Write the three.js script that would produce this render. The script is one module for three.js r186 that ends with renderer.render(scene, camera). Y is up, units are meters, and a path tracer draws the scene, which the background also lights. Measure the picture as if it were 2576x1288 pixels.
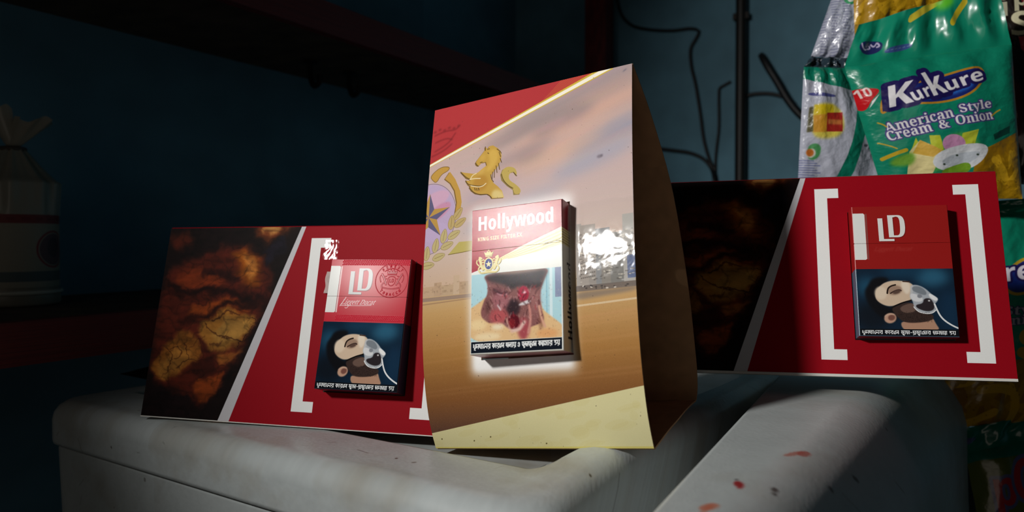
import * as THREE from 'three';
import { mergeGeometries } from 'three/addons/utils/BufferGeometryUtils.js';
import { RectAreaLightUniformsLib } from 'three/addons/lights/RectAreaLightUniformsLib.js';
import { ImprovedNoise } from 'three/addons/math/ImprovedNoise.js';

// ---------------------------------------------------------------- camera, light, exposure
const scene = new THREE.Scene();
scene.background = new THREE.Color(0x000000);
const FOCAL = 1946, EYE = new THREE.Vector3(0, 1, 0), PITCH = Math.atan(44 / FOCAL);
const camera = new THREE.PerspectiveCamera(2 * Math.atan(644 / FOCAL) * 180 / Math.PI, 2, 0.01, 20);
camera.position.copy(EYE);
camera.rotation.x = -PITCH;
camera.focus = 0.455;
camera.userData.fStop = 9;
scene.add(camera);

const renderer = new THREE.WebGLRenderer({ antialias: true });
renderer.toneMapping = THREE.LinearToneMapping;
renderer.toneMappingExposure = 1.0;
renderer.shadowMap.enabled = true;
RectAreaLightUniformsLib.init();

const LAMP_AT = new THREE.Vector3(-0.75, 1.47, 0.17), LAMP_TO = new THREE.Vector3(0.324, 1.178, -0.50);
const LAMP_CD = 4.0, LAMP_HALF = 33, LAMP_SOFT = 1.0;
const lampLight = new THREE.SpotLight(0xfffcf8, LAMP_CD, 0, LAMP_HALF * Math.PI / 180, LAMP_SOFT, 2);
lampLight.shadow.radius = 2.4;

// ---------------------------------------------------------------- helpers
let seed = 7;
const rnd = () => { seed = (seed * 1664525 + 1013904223) >>> 0; return seed / 4294967296; };
const perlin = new ImprovedNoise();
const fbm = (x, y, z = 0, oct = 4) => { let s = 0, a = 0.5, f = 1; for (let i = 0; i < oct; i++) { s += a * perlin.noise(x * f, y * f, z + i * 7.3); a /= 2; f *= 2; } return s; };
const V = (x, y, z) => new THREE.Vector3(x, y, z);
const cp = Math.cos(PITCH), sp = Math.sin(PITCH);
const at = (px, py, depth) => {                      // the point of the place that stands at this depth there
  const r = (px - 1288) / FOCAL, u = -(py - 644) / FOCAL, d = V(r, -sp + u * cp, -cp - u * sp);
  return d.multiplyScalar(depth / -d.z).add(EYE);
};
const used = {};
const numbered = (n) => { const k = used[n] = (used[n] ?? -1) + 1; return k ? `${n}_${String(k).padStart(3, '0')}` : n; };
const tag = (o, label, category, group) => { o.userData.label = label; o.userData.category = category; if (group) o.userData.group = group; return o; };
function thing(name, label, category, pos = V(0, 0, 0), group) {
  const g = new THREE.Group(); g.name = numbered(name); g.position.copy(pos); scene.add(g); return tag(g, label, category, group);
}
function mesh(name, geo, mat, parent = scene) {
  const m = new THREE.Mesh(geo, mat); m.name = parent === scene ? numbered(name) : name;
  m.castShadow = m.receiveShadow = true; parent.add(m); return m;
}
function struct(name, geo, mat) { const m = mesh(name, geo, mat); m.userData.kind = 'structure'; return m; }
function frame(g, x, y, n) { g.quaternion.setFromRotationMatrix(new THREE.Matrix4().makeBasis(x, y, n)); return g; }
function basis(x, y) { x = x.clone().normalize(); const n = x.clone().cross(y).normalize(); return [x, n.clone().cross(x), n]; }
function grid(nu, nv, fn, uvfn) {
  const p = [], t = [], idx = [];
  for (let j = 0; j <= nv; j++) for (let i = 0; i <= nu; i++) {
    const q = fn(i / nu, j / nv); p.push(q.x, q.y, q.z);
    const w = uvfn ? uvfn(i / nu, j / nv) : [i / nu, j / nv]; t.push(w[0], w[1]);
  }
  for (let j = 0; j < nv; j++) for (let i = 0; i < nu; i++) {
    const a = j * (nu + 1) + i, b = a + 1, c = a + nu + 1, d = c + 1; idx.push(a, b, d, a, d, c);
  }
  const g = new THREE.BufferGeometry();
  g.setAttribute('position', new THREE.Float32BufferAttribute(p, 3)); g.setAttribute('uv', new THREE.Float32BufferAttribute(t, 2));
  g.setIndex(idx); g.computeVertexNormals(); return g;
}
function box(w, h, d, x = 0, y = 0, z = 0) { const g = new THREE.BoxGeometry(w, h, d); g.translate(x, y, z); return g; }
function bevelBox(w, h, d, r = 0.002) {              // box with chamfered edges, centred
  const s = new THREE.Shape(); const a = w / 2 - r, b = h / 2 - r;
  s.moveTo(-a, -b); s.lineTo(a, -b); s.lineTo(a, b); s.lineTo(-a, b); s.closePath();
  const g = new THREE.ExtrudeGeometry(s, { depth: d - 2 * r, bevelEnabled: true, bevelSize: r, bevelThickness: r, bevelSegments: 2, steps: 1 });
  g.translate(0, 0, -(d - 2 * r) / 2); return g;
}
function tube(pts, r, name, mat, parent, seg = 60) {
  return mesh(name, new THREE.TubeGeometry(new THREE.CatmullRomCurve3(pts), seg, r, 8), mat, parent);
}
// canvas in millimetres, y up, origin bottom left
function canvas(w, h) { const c = document.createElement('canvas'); c.width = w; c.height = h; return [c, c.getContext('2d')]; }
function texture(c, srgb = true) {
  const t = new THREE.CanvasTexture(c); if (srgb) t.colorSpace = THREE.SRGBColorSpace;
  t.magFilter = THREE.LinearFilter; t.wrapS = t.wrapT = THREE.RepeatWrapping; t.anisotropy = 8; return t;
}
function mmCanvas(W, H, S, x0 = 0, y0 = 0) {
  const [c, g] = canvas(Math.round(W * S), Math.round(H * S));
  g.setTransform(S, 0, 0, -S, -x0 * S, (H + y0) * S); g.S = S; return [c, g];
}
function poly(g, pts, fill, close = true) { g.beginPath(); pts.forEach(([x, y], i) => (i ? g.lineTo(x, y) : g.moveTo(x, y))); if (close) g.closePath(); if (fill) { g.fillStyle = fill; g.fill(); } }
function smooth(g, pts, fill, stroke, lw) {          // closed smooth outline
  g.beginPath(); const n = pts.length, mid = (a, b) => [(a[0] + b[0]) / 2, (a[1] + b[1]) / 2];
  const m0 = mid(pts[n - 1], pts[0]); g.moveTo(...m0);
  for (let i = 0; i < n; i++) { const m = mid(pts[i], pts[(i + 1) % n]); g.quadraticCurveTo(...pts[i], ...m); }
  g.closePath(); if (fill) { g.fillStyle = fill; g.fill(); } if (stroke) { g.strokeStyle = stroke; g.lineWidth = lw; g.stroke(); }
}
function line(g, pts, col, lw) {
  g.beginPath(); g.moveTo(...pts[0]);
  for (let i = 1; i < pts.length - 1; i++) g.quadraticCurveTo(...pts[i], (pts[i][0] + pts[i + 1][0]) / 2, (pts[i][1] + pts[i + 1][1]) / 2);
  g.lineTo(...pts[pts.length - 1]); g.strokeStyle = col; g.lineWidth = lw; g.lineCap = 'round'; g.lineJoin = 'round'; g.stroke();
}
function blob(g, x, y, rx, ry, col, rot = 0, blur = 0) {
  g.save(); if (blur) g.filter = `blur(${blur * (g.S || 1)}px)`;
  g.beginPath(); g.ellipse(x, y, rx, ry, rot, 0, 7); g.fillStyle = col; g.fill(); g.restore();
}
function blurred(g, b, f) { g.save(); g.filter = `blur(${b * (g.S || 1)}px)`; f(); g.restore(); }
function text(g, str, x, y, h, width, { font = 'bold SIZE sans-serif', fill = '#fff', stroke, lw = 0, angle = 0, skew = 0 } = {}) {   // baseline left at x, y; cap height h
  g.save(); g.translate(x, y); g.rotate(angle); g.scale(1, -1); if (skew) g.transform(1, 0, skew, 1, 0, 0);
  const k = h / 72; g.scale(k, k); g.font = font.replace('SIZE', '100px');
  const w = g.measureText(str).width; if (width) g.scale(width / k / w, 1);
  if (stroke) { g.strokeStyle = stroke; g.lineWidth = lw / k; g.lineJoin = 'round'; g.strokeText(str, 0, 0); }
  g.fillStyle = fill; g.fillText(str, 0, 0); g.restore();
}
function grain(c, amount, cell = 1) {                // printing grain and paper tooth
  const g = c.getContext('2d'), d = g.getImageData(0, 0, c.width, c.height), a = d.data;
  for (let i = 0; i < a.length; i += 4) { const n = (rnd() - 0.5) * amount; a[i] += n; a[i + 1] += n; a[i + 2] += n; }
  g.putImageData(d, 0, 0);
}
function pixelTex(n, fn, srgb = true, m = n) {       // n x m texture from fn(x, y) -> [r, g, b] in 0..255
  const [c, g] = canvas(n, m), d = g.createImageData(n, m);
  for (let y = 0; y < m; y++) for (let x = 0; x < n; x++) { const q = fn(x, y), i = 4 * (y * n + x); d.data[i] = q[0]; d.data[i + 1] = q[1]; d.data[i + 2] = q[2]; d.data[i + 3] = 255; }
  g.putImageData(d, 0, 0); return texture(c, srgb);
}
const std = (o) => new THREE.MeshPhysicalMaterial({ roughness: 0.6, metalness: 0, ...o });

// Bengali letters as pen strokes: x to the right, y down from the head line (0) to the foot (1)
const BN = {
  dh: [0.95, [[.1, .02], [.32, .1], [.16, .36], [.4, .44], [.15, .62], [.45, .82], [.78, .98]], [[.78, 0], [.78, 1]]],
  uu: [0, [[-.15, 1], [-.42, 1.06], [-.5, 1.26], [-.1, 1.36]]], u: [0, [[-.15, 1.02], [-.4, 1.1], [-.38, 1.3], [-.14, 1.24]]],
  m: [0.95, [[.18, 0], [.18, .5], [.05, .68], [.22, .8], [.34, .6], [.18, .5]], [[.2, .5], [.78, .62]], [[.78, 0], [.78, 1]]],
  p: [0.95, [[.15, .1], [.36, .48], [.78, .3]], [[.15, .1], [.1, .62], [.78, .95]], [[.78, 0], [.78, 1]]],
  aa: [0.42, [[.22, 0], [.22, 1]]], e: [0.5, [[.5, 0], [.22, .3], [.14, .78], [.32, 1], [.45, .8], [.28, .7]]],
  n: [0.95, [[.32, .62], [.12, .72], [.1, .48], [.3, .4], [.4, .6], [.78, .88]], [[.78, 0], [.78, 1]]],
  r: [0.95, [[.78, .05], [.12, .52], [.78, .98]], [[.78, 0], [.78, 1]], [[.36, 1.12], [.42, 1.14]]],
  b: [0.9, [[.75, .05], [.1, .52], [.75, .98]], [[.75, 0], [.75, 1]]], B: [0, [[-.15, 1.02], [-.5, 1.16], [-.15, 1.34], [-.15, 1.02]]],
  k: [1, [[.5, 0], [.1, .52], [.5, .95]], [[.5, 0], [.5, 1]], [[.5, .35], [.85, .28], [.92, .6], [.74, .74]]],
  N: [0.95, [[.1, .08], [.08, .6], [.34, .8], [.5, .35], [.78, .75]], [[.78, 0], [.78, 1]]],
  sh: [0.98, [[.12, .16], [.34, .12], [.34, .44], [.1, .5], [.4, .9], [.8, .98]], [[.44, .5], [.64, .4], [.6, .68]], [[.8, 0], [.8, 1]]],
  s: [0.98, [[.14, .1], [.1, .5], [.36, .56]], [[.16, .36], [.8, .4]], [[.14, .62], [.34, .95], [.6, .62]], [[.8, 0], [.8, 1]]],
  pr: [0.98, [[.15, .1], [.36, .48], [.8, .3]], [[.15, .1], [.1, .62], [.8, .95]], [[.8, 0], [.8, 1]], [[.08, 1.2], [.4, 1], [.8, 1]]],
  y: [0.92, [[.1, .08], [.34, .4], [.1, .62], [.75, .98]], [[.75, 0], [.75, 1]], [[.36, 1.14], [.42, 1.16]]],
  Y: [0.45, [[.1, .34], [.3, .5], [.12, .75], [.34, 1.1]], [[.34, 0], [.34, 1.1]]],
  h: [0.8, [[.1, .06], [.56, .12], [.14, .42], [.58, .5], [.62, .78], [.28, 1]]],
  g: [0.9, [[.34, .6], [.12, .62], [.1, .3], [.34, .14], [.44, .5], [.4, .9]], [[.74, 0], [.74, 1]]],
  l: [0.98, [[.16, .82], [.06, .5], [.24, .3], [.38, .56], [.42, .8]], [[.4, .56], [.56, .32], [.78, .5]], [[.8, 0], [.8, 1]]],
  o: [0.8, [[.1, .26], [.34, .06], [.6, .22], [.36, .46], [.62, .56], [.5, .95], [.14, .9], [.1, .66]]],
  f: [1, [[.5, 0], [.5, 1]], [[.1, .1], [.14, .66], [.5, .92]], [[.5, .42], [.86, .34], [.88, .68], [.66, .74]]],
  ns: [1, [[.1, .2], [.3, .14], [.36, .36], [.8, .42]], [[.1, .58], [.12, .9], [.34, .96], [.5, .66]], [[.8, 0], [.8, 1]]],
  '-': [0.7, [[.1, .5], [.55, .5]]], ' ': [0.5],
};
function bangla(g, letters, x, y, h, width, col = '#fff', lw = 0.16) {   // x, y: left end of the head line
  const list = letters.split(','), total = list.reduce((s, l) => s + BN[l][0], 0), k = width / total;
  g.save(); g.strokeStyle = col; g.lineWidth = h * lw; g.lineJoin = 'round'; let p = 0;
  for (const l of list) {
    const [w, ...st] = BN[l];
    for (const s of st) { g.beginPath(); s.forEach(([a, b], i) => { const X = x + (p + a) * k, Y = y - b * h; i ? g.lineTo(X, Y) : g.moveTo(X, Y); }); g.stroke(); }
    if (w && !['dh', '-', ' ', 'e', 'o'].includes(l)) { g.beginPath(); g.moveTo(x + p * k, y); g.lineTo(x + (p + w) * k, y); g.stroke(); }
    p += w;
  }
  g.restore();
}
const BREATH = 'dh,uu,m,p,aa,e,n,r, ,k,aa,r,e,N, ,sh,B,aa,s,-,pr,sh,B,aa,e,s,r, ,s,m,s,Y,aa, ,h,y';
const CANCER = 'dh,uu,m,p,aa,e,n,r, ,k,aa,r,e,N, ,g,l,aa,y, ,o, ,f,u,s,f,u,e,s, ,k,Y,aa,ns,aa,r, ,h,y';

// ---------------------------------------------------------------- the room (its own axes are turned 29 degrees)
const A = 29 * Math.PI / 180, US = Math.sin(A), UC = Math.cos(A);
const RP = (u, s, y) => V(u * US + s * UC, y, -(u * UC - s * US));     // u: into the room, s: to the right
const ROOM_TURN = -A;
function roomBox(u0, u1, s0, s1, y0, y1) {            // axis-aligned in the room; local x = s, local z = -u
  const g = new THREE.BoxGeometry(s1 - s0, y1 - y0, u1 - u0); g.translate((s0 + s1) / 2, (y0 + y1) / 2, -(u0 + u1) / 2); g.rotateY(ROOM_TURN); return g;
}
const wallTex = pixelTex(512, (x, y) => {
  const a = fbm(x / 60, y / 60, 1), b = fbm(x / 14, y / 14, 5), c = fbm(x / 180, y / 90, 9);
  const k = 1 + a * 0.22 + b * 0.12 + c * 0.2; return [98 * k, 143 * k, 162 * k];
});
wallTex.repeat.set(1.2, 1.2);
const wallBump = pixelTex(256, (x, y) => { const v = 128 + 200 * fbm(x / 16, y / 16, 3, 5); return [v, v, v]; }, false); wallBump.repeat.set(3, 3);
const M = {};
M.wall = std({ map: wallTex, bumpMap: wallBump, bumpScale: 0.0015, roughness: 0.75 });
M.floor = std({ color: 0x6a6259, roughness: 0.9 });
M.ceil = std({ color: 0x5a6468, roughness: 0.9 });
M.brownWood = std({ map: pixelTex(256, (x, y) => { const k = 1 + 0.5 * fbm(x / 60, y / 5, 4); return [92 * k, 74 * k, 60 * k]; }), roughness: 0.8 });
struct('floor', roomBox(-1.6, 1.75, -1.0, 1.35, -0.1, 0), M.floor);
struct('ceiling', roomBox(-1.6, 1.75, -1.0, 1.35, 2.4, 2.5), M.ceil);
struct('wall_left', roomBox(-1.6, 1.75, -1.0, -0.85, 0, 2.4), M.wall);
struct('wall_back', roomBox(1.55, 1.75, -0.85, 1.2, 0, 2.4), M.wall);
struct('wall_right', roomBox(-1.6, 1.75, 1.2, 1.35, 0, 2.4), M.wall);
struct('wall_front', roomBox(-1.6, -1.45, -0.85, 1.2, 0, 2.4), M.wall);
const fillLight = new THREE.RectAreaLight(0xfff0e0, 0.21, 0.7, 1.5);     // added dim fill light from behind the camera, given the shape of a door
{
  const w = new THREE.Group(); w.name = 'added_door_1'; w.userData.kind = 'structure'; scene.add(w); w.position.copy(RP(-1.445, 0.35, 0.86)); w.rotation.y = ROOM_TURN + Math.PI;  // added door, never in view; only carries the fill glow
  mesh('fill_pane', box(0.7, 1.5, 0.004), std({ color: 0x222222, emissive: 0xfff0e0, emissiveIntensity: 0.13 }), w);
  for (const [a, b, x, y] of [[0.78, 0.04, 0, 0.77], [0.78, 0.08, 0, -0.79], [0.04, 1.6, 0.37, 0], [0.04, 1.6, -0.37, 0], [0.7, 0.03, 0, 0]]) mesh('added_door_frame', bevelBox(a, b, 0.02).translate(x, y, 0.004), M.brownWood, w);
  fillLight.position.copy(RP(-1.42, 0.35, 0.86)); fillLight.lookAt(RP(1, 0.35, 0.86)); scene.add(fillLight);
}
const redWood = pixelTex(512, (x, y) => { const k = 1 + 0.5 * fbm(x / 90, y / 7, 2) + 0.2 * fbm(x / 8, y / 4, 8); return [118 * k, 34 * k, 30 * k]; });
M.redPaint = std({ map: redWood, roughness: 0.55 });
struct('trim_1', roomBox(1.48, 1.52, -0.648, -0.602, 0, 2.4), M.redPaint);

// ---------------------------------------------------------------- shelves on the left wall
function shelf(y, thick, label, u0, u1) {
  const g = thing('wall_shelf', label, 'shelf', V(0, 0, 0), undefined);
  mesh('board', roomBox(u0, u1, -0.85, -0.61, y - 0.018, y), M.brownWood, g);
  mesh('front_edge', roomBox(u0, u1, -0.61, -0.598, y - thick, y + 0.001), M.redPaint, g).userData.label = 'dark red front edge';
  return g;
}
shelf(0.937, 0.032, 'lower dark wooden shelf with a red front edge, carrying the tied jar', -0.1, 1.47);
shelf(1.262, 0.034, 'upper dark wooden shelf with a red front edge, high on the left wall', -0.1, 1.47);
M.darkMetal = std({ color: 0x241f1c, roughness: 0.6, metalness: 0.4 });
for (const [u, lab] of [[0.80, 'left of two small dark hooks under the upper shelf'], [0.88, 'right of two small dark hooks under the upper shelf']]) {
  const h = thing('hook', lab, 'hook', RP(u, -0.76, 1.243), 'hooks under the upper shelf');
  tube([V(0, 0.002, 0), V(0, -0.02, 0), V(0.006, -0.034, 0.004), V(0.014, -0.03, 0.008), V(0.016, -0.02, 0.01)], 0.004, 'bent_rod', M.darkMetal, h, 20);
  mesh('plate', new THREE.CylinderGeometry(0.01, 0.01, 0.004, 16), M.darkMetal, h);
}

// ---------------------------------------------------------------- jar with a tied bag over it
{
  const j = thing('jar', 'cylindrical jar with a paper label and a tied plastic bag cover, on the lower shelf', 'jar', V(-0.47, 0.937, -0.73));
  M.bag = std({ color: 0xb9b4a4, roughness: 0.35, transmission: 0.25, thickness: 0 });
  const prof = [[0.001, 0], [0.036, 0], [0.038, 0.003], [0.038, 0.012], [0.0365, 0.015], [0.0365, 0.09], [0.034, 0.105]].map(([a, b]) => new THREE.Vector2(a, b));
  mesh('body', new THREE.LatheGeometry(prof, 48), std({ color: 0x8d8577, roughness: 0.4 }), j);
  mesh('base_ring', new THREE.TorusGeometry(0.0378, 0.0022, 10, 48).rotateX(Math.PI / 2).translate(0, 0.013, 0), std({ color: 0xc9c4b6, roughness: 0.4 }), j);
  const [c, g] = mmCanvas(232, 76, 4);
  g.fillStyle = '#a79f8e'; g.fillRect(0, 0, 232, 76); g.fillStyle = '#8b3a3c'; g.fillRect(0, 64, 232, 9); g.fillStyle = '#5e6a6c'; g.fillRect(0, 6, 232, 10);
  for (const x of [58, 174]) { blob(g, x, 38, 16, 16, '#74555c'); g.beginPath(); g.arc(x, 38, 18, 0, 7); g.strokeStyle = '#9c4347'; g.lineWidth = 2; g.stroke(); for (let i = 0; i < 9; i++) { g.fillStyle = '#6d7268'; g.fillRect(x + 26, 22 + i * 4, 14 + (i * 7) % 9, 1.6); } blob(g, x, 40, 8, 10, '#59464f'); }
  for (let i = 0; i < 20; i++) { g.fillStyle = '#7c2f33'; g.fillRect(4 + i * 11.5, 67, 7, 3); }
  grain(c, 16);
  mesh('paper_label', new THREE.CylinderGeometry(0.0372, 0.0372, 0.07, 64, 1, true).translate(0, 0.053, 0), std({ map: texture(c), roughness: 0.6, side: THREE.DoubleSide }), j);
  const pleat = (a, k) => 1 + k * (0.6 * Math.sin(a * 11) + 0.4 * Math.sin(a * 17 + 1));
  mesh('bag_cover', grid(96, 24, (u, v) => {
    const a = u * Math.PI * 2, R = v < 0.5 ? 0.0378 : 0.0378 - 0.028 * Math.pow((v - 0.5) / 0.5, 0.8), r = R * pleat(a, 0.02 + 0.12 * v);
    return V(Math.cos(a) * r, 0.085 + v * 0.062, -Math.sin(a) * r);
  }), M.bag, j);
  mesh('tie', new THREE.TorusGeometry(0.0098, 0.0022, 8, 24).rotateX(Math.PI / 2).translate(0, 0.147, 0), std({ color: 0x554d48, roughness: 0.7 }), j);
  for (const [dx, dz, h, w] of [[-0.012, 0.004, 0.036, 0.016], [0.022, 0.002, 0.026, 0.02]]) mesh('bag_ear', grid(24, 14, (u, v) => {
    const a = u * Math.PI * 2, r = (0.004 + w * 0.6 * Math.pow(v, 0.8)) * pleat(a, 0.22 * v);
    return V(Math.cos(a) * r + dx * v, 0.148 + h * v * (1 - 0.12 * Math.sin(a * 3)), -Math.sin(a) * r * 0.55 + dz * v);
  }), M.bag, j);
}

// ---------------------------------------------------------------- pipe and cables on the back wall
const onWall = (px, py, off = 0.006) => {             // where a sight line meets the back wall
  const d = at(px, py, 1).sub(EYE), n = V(US, 0, -UC); return d.multiplyScalar((1.55 - off) / d.dot(n)).add(EYE);
};
M.cable = std({ color: 0x15171a, roughness: 0.5 });
M.redCable = std({ color: 0x5a2a26, roughness: 0.5 });
{
  const p = thing('pipe', 'straight dark vertical pipe fixed to the teal back wall', 'pipe', onWall(1861, 600, 0.016).setY(0));
  mesh('tube', new THREE.CylinderGeometry(0.0105, 0.0105, 2.4, 20).translate(0, 1.2, 0), std({ color: 0x17130f, roughness: 0.5 }), p);
  for (const y of [0.4, 1.0, 1.43, 1.9]) mesh('clip', box(0.03, 0.012, 0.02, 0, y, -0.004).rotateY(ROOM_TURN), M.darkMetal, p);
  const wire = (pts, r, mat, label) => { const t = thing('cable', label, 'cable'); tube(pts.map(([x, y, o]) => onWall(x, y, o ?? r + 0.002)), r, 'sheath', mat, t, 90); };
  wire([[1548, -60], [1553, 0], [1565, 40], [1590, 64], [1630, 74], [1690, 77], [1740, 72], [1758, 78], [1752, 95], [1738, 120], [1738, 160], [1750, 215], [1762, 290], [1770, 350], [1782, 395], [1800, 440], [1806, 520]], 0.0032, M.cable, 'long thin cable kinked into a corner, running down the wall left of the pipe');
  wire([[1640, 372], [1690, 378], [1740, 386], [1772, 402], [1790, 425], [1796, 450, 0.016], [1797, 470, 0.018]], 0.0038, M.cable, 'dark cable arching out from behind the tall central stand');
  wire([[1838, 205], [1822, 214], [1810, 222], [1808, 240], [1808, 320], [1800, 400], [1802, 520]], 0.0026, M.cable, 'thin wire hooked to the pipe and dropping straight beside it');
  wire([[1872, 242], [1900, 236], [1940, 236], [1975, 246], [2000, 262]], 0.0036, M.cable, 'short dark cable running from the pipe towards the snack packets');
  wire([[1916, 140, -0.004], [1922, 150, 0.005], [1932, 168], [1955, 205], [1985, 255], [2015, 290], [2060, 320]], 0.0075, M.cable, 'thick dark strip slanting down to the snack packets');  // dark slanting strip, shaped as a thick tube
}

// ---------------------------------------------------------------- dirty white plastic
function dirty(stain) {
  const n = 1024, hn = 420;
  const [c, g] = canvas(n, n), [lc, lo] = canvas(hn, hn), d = lo.createImageData(hn, hn);
  for (let j = 0; j < hn; j++) for (let k0 = 0; k0 < hn; k0++) {
    const x = k0 * n / hn, y = j * n / hn;
    const a = fbm(x / 150, y / 110, stain), b = fbm(x / 40, y / 40, stain + 4), e = fbm(x / 9, y / 9, stain + 8, 2);
    const dirt = Math.max(0, a + 0.4 * b - 0.02) * 1.3, k = 1 + 0.06 * b + 0.05 * e, i = 4 * (j * hn + k0);
    d.data[i] = (184 - 42 * dirt) * k; d.data[i + 1] = (191 - 55 * dirt) * k; d.data[i + 2] = (191 - 68 * dirt) * k; d.data[i + 3] = 255;
  }
  lo.putImageData(d, 0, 0); g.imageSmoothingEnabled = true; g.drawImage(lc, 0, 0, n, n);
  for (let i = 0; i < 70; i++) { const x = rnd() * n, y = rnd() * n, l = 4 + rnd() * 22, t = rnd() * 6.3; g.strokeStyle = `rgba(60,54,48,${0.15 + rnd() * 0.35})`; g.lineWidth = 0.6 + rnd() * 1.2; g.beginPath(); g.moveTo(x, y); g.lineTo(x + Math.cos(t) * l, y + Math.sin(t) * l); g.stroke(); }
  for (let i = 0; i < 60; i++) blob(g, rnd() * n, rnd() * n, 0.8 + rnd() * 2.4, 0.8 + rnd() * 2, `rgba(50,40,32,${0.3 + rnd() * 0.5})`, rnd() * 3);
  for (let i = 0; i < 14; i++) blob(g, rnd() * n, rnd() * n, 8 + rnd() * 16, 6 + rnd() * 12, `rgba(120,98,74,${0.12 + rnd() * 0.16})`, rnd() * 3, 5);
  return [c, g];
}
const plasticBump = pixelTex(256, (x, y) => { const v = 128 + 90 * fbm(x / 5, y / 5, 21, 3); return [v, v, v]; }, false); plasticBump.repeat.set(8, 8);
const [dirtC] = dirty(3); const dirtT = texture(dirtC); dirtT.repeat.set(2.2, 2.2);
M.plastic = std({ map: dirtT, roughness: 0.34, bumpMap: plasticBump, bumpScale: 0.00025 });

// rings of rounded rectangles, lofted: ring = [x0, x1, z0, z1, r, y]
function loft(rings, cap = true, k = 8) {
  const P = [], U = [], I = []; const n = 4 * (k + 1) + 4 * 6;
  const ringPts = ([x0, x1, z0, z1, r, y]) => {
    const out = [], cs = [[x1 - r, z1 - r, 0], [x0 + r, z1 - r, 1], [x0 + r, z0 + r, 2], [x1 - r, z0 + r, 3]];
    cs.forEach(([cx, cz, q], ci) => {
      for (let i = 0; i <= k; i++) { const a = (q + i / k) * Math.PI / 2; out.push(V(cx + Math.cos(a) * r, y, cz + Math.sin(a) * r)); }
      const e = out[out.length - 1], [nx, nz, nq] = cs[(ci + 1) % 4], b = nq * Math.PI / 2, s = V(nx + Math.cos(b) * r, y, nz + Math.sin(b) * r);
      for (let i = 1; i <= 6; i++) out.push(e.clone().lerp(s, i / 7));
    });
    return out;
  };
  const all = rings.map(ringPts);
  all.forEach((rg) => rg.forEach((p) => { P.push(p.x, p.y, p.z); U.push(p.x + 0.3, p.z + p.y * 0.9); }));
  for (let j = 0; j < all.length - 1; j++) for (let i = 0; i < n; i++) { const a = j * n + i, b = j * n + (i + 1) % n, c = a + n, d = b + n; I.push(a, c, d, a, d, b); }
  if (cap) { const last = (all.length - 1) * n, ctr = P.length / 3, m = all[all.length - 1].reduce((s, p) => s.add(p), V(0, 0, 0)).divideScalar(n); P.push(m.x, m.y, m.z); U.push(m.x + 0.3, m.z + m.y * 0.9); for (let i = 0; i < n; i++) I.push(last + i, ctr, last + (i + 1) % n); }
  const g = new THREE.BufferGeometry(); g.setAttribute('position', new THREE.Float32BufferAttribute(P, 3)); g.setAttribute('uv', new THREE.Float32BufferAttribute(U, 2)); g.setIndex(I); g.computeVertexNormals(); return g;
}
// ---------------------------------------------------------------- the white chest the stands stand on
const CHEST_TURN = 36 * Math.PI / 180;
{
  // local x along the front face to the right (and nearer), local z out of the front face; origin at the left front corner on the floor
  const W = 0.455, D = 0.50, T = 0.8785, B = 0.8455, h = thing('cooler_chest', 'dirty off-white plastic chest with a rounded rim and sunken lid, under the stands', 'chest', V(-0.3585, 0, -0.584));
  h.rotation.y = -CHEST_TURN;
  const fil = (r, y0, i0) => [0, .25, .5, .75, 1].map((t) => { const a = t * Math.PI / 2; return [i0 + r * (1 - Math.cos(a)), y0 + r * Math.sin(a)]; });
  const R = (i, y, r, f = i, s = i) => [i < 0.02 ? i : s, W - (i < 0.02 ? i : s), -D + (i < 0.02 ? i : f), -(i < 0.02 ? i : f), r, y];
  const rings = [[0.004, B], [0.0005, B + 0.0015], [0, B + 0.004]].map(([i, y]) => R(i, y, 0.026 - i));
  for (const [i, y] of fil(0.014, T - 0.014, 0)) rings.push(R(i, y, 0.026 - i * 0.6));
  const inner = (k, y, r) => [0.03 + k, W - 0.03 - k, -D + 0.03 + k, -0.055 - k, r, y];
  rings.push(inner(-0.003, T, 0.014), inner(0, T - 0.0006, 0.013), inner(0.002, T - 0.003, 0.012), inner(0.003, T - 0.011, 0.011));
  const lean = (q) => { const p = q.attributes.position; const ss = (t) => { t = Math.min(1, Math.max(0, t)); return t * t * (3 - 2 * t); }; for (let i = 0; i < p.count; i++) { const x = p.getX(i), y = p.getY(i); p.setY(i, y * (1 + 0.016 * x / 0.88) + (y > T - 0.015 ? 0.0095 * ss((x - 0.412) / 0.02) * ss((-p.getZ(i) - 0.025) / 0.07) : 0)); } q.computeVertexNormals(); return q; };   // stands slightly askew: the right side is higher
  mesh('lid', lean(loft(rings)), M.plastic, h);
  mesh('body', lean(loft([[0.03, W - 0.03, -D + 0.03, -0.03, 0.02, 0], [0.028, W - 0.028, -D + 0.028, -0.028, 0.02, 0.004], [0.0035, W - 0.0035, -D + 0.0035, -0.0035, 0.024, B - 0.0025], [0.006, W - 0.006, -D + 0.006, -0.006, 0.022, B]])), M.plastic, h);
  const pan = std({ map: dirtT, roughness: 0.4 });
  for (const [x0, x1] of [[0.036, 0.158], [0.160, 0.282], [0.284, 0.402], [0.404, 0.4195]]) mesh('inset_panel', lean(bevelBox(x1 - x0, 0.003, D - 0.0975, 0.0008).translate((x0 + x1) / 2, T - 0.0095, -D / 2 - 0.0125)), pan, h);
}
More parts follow.
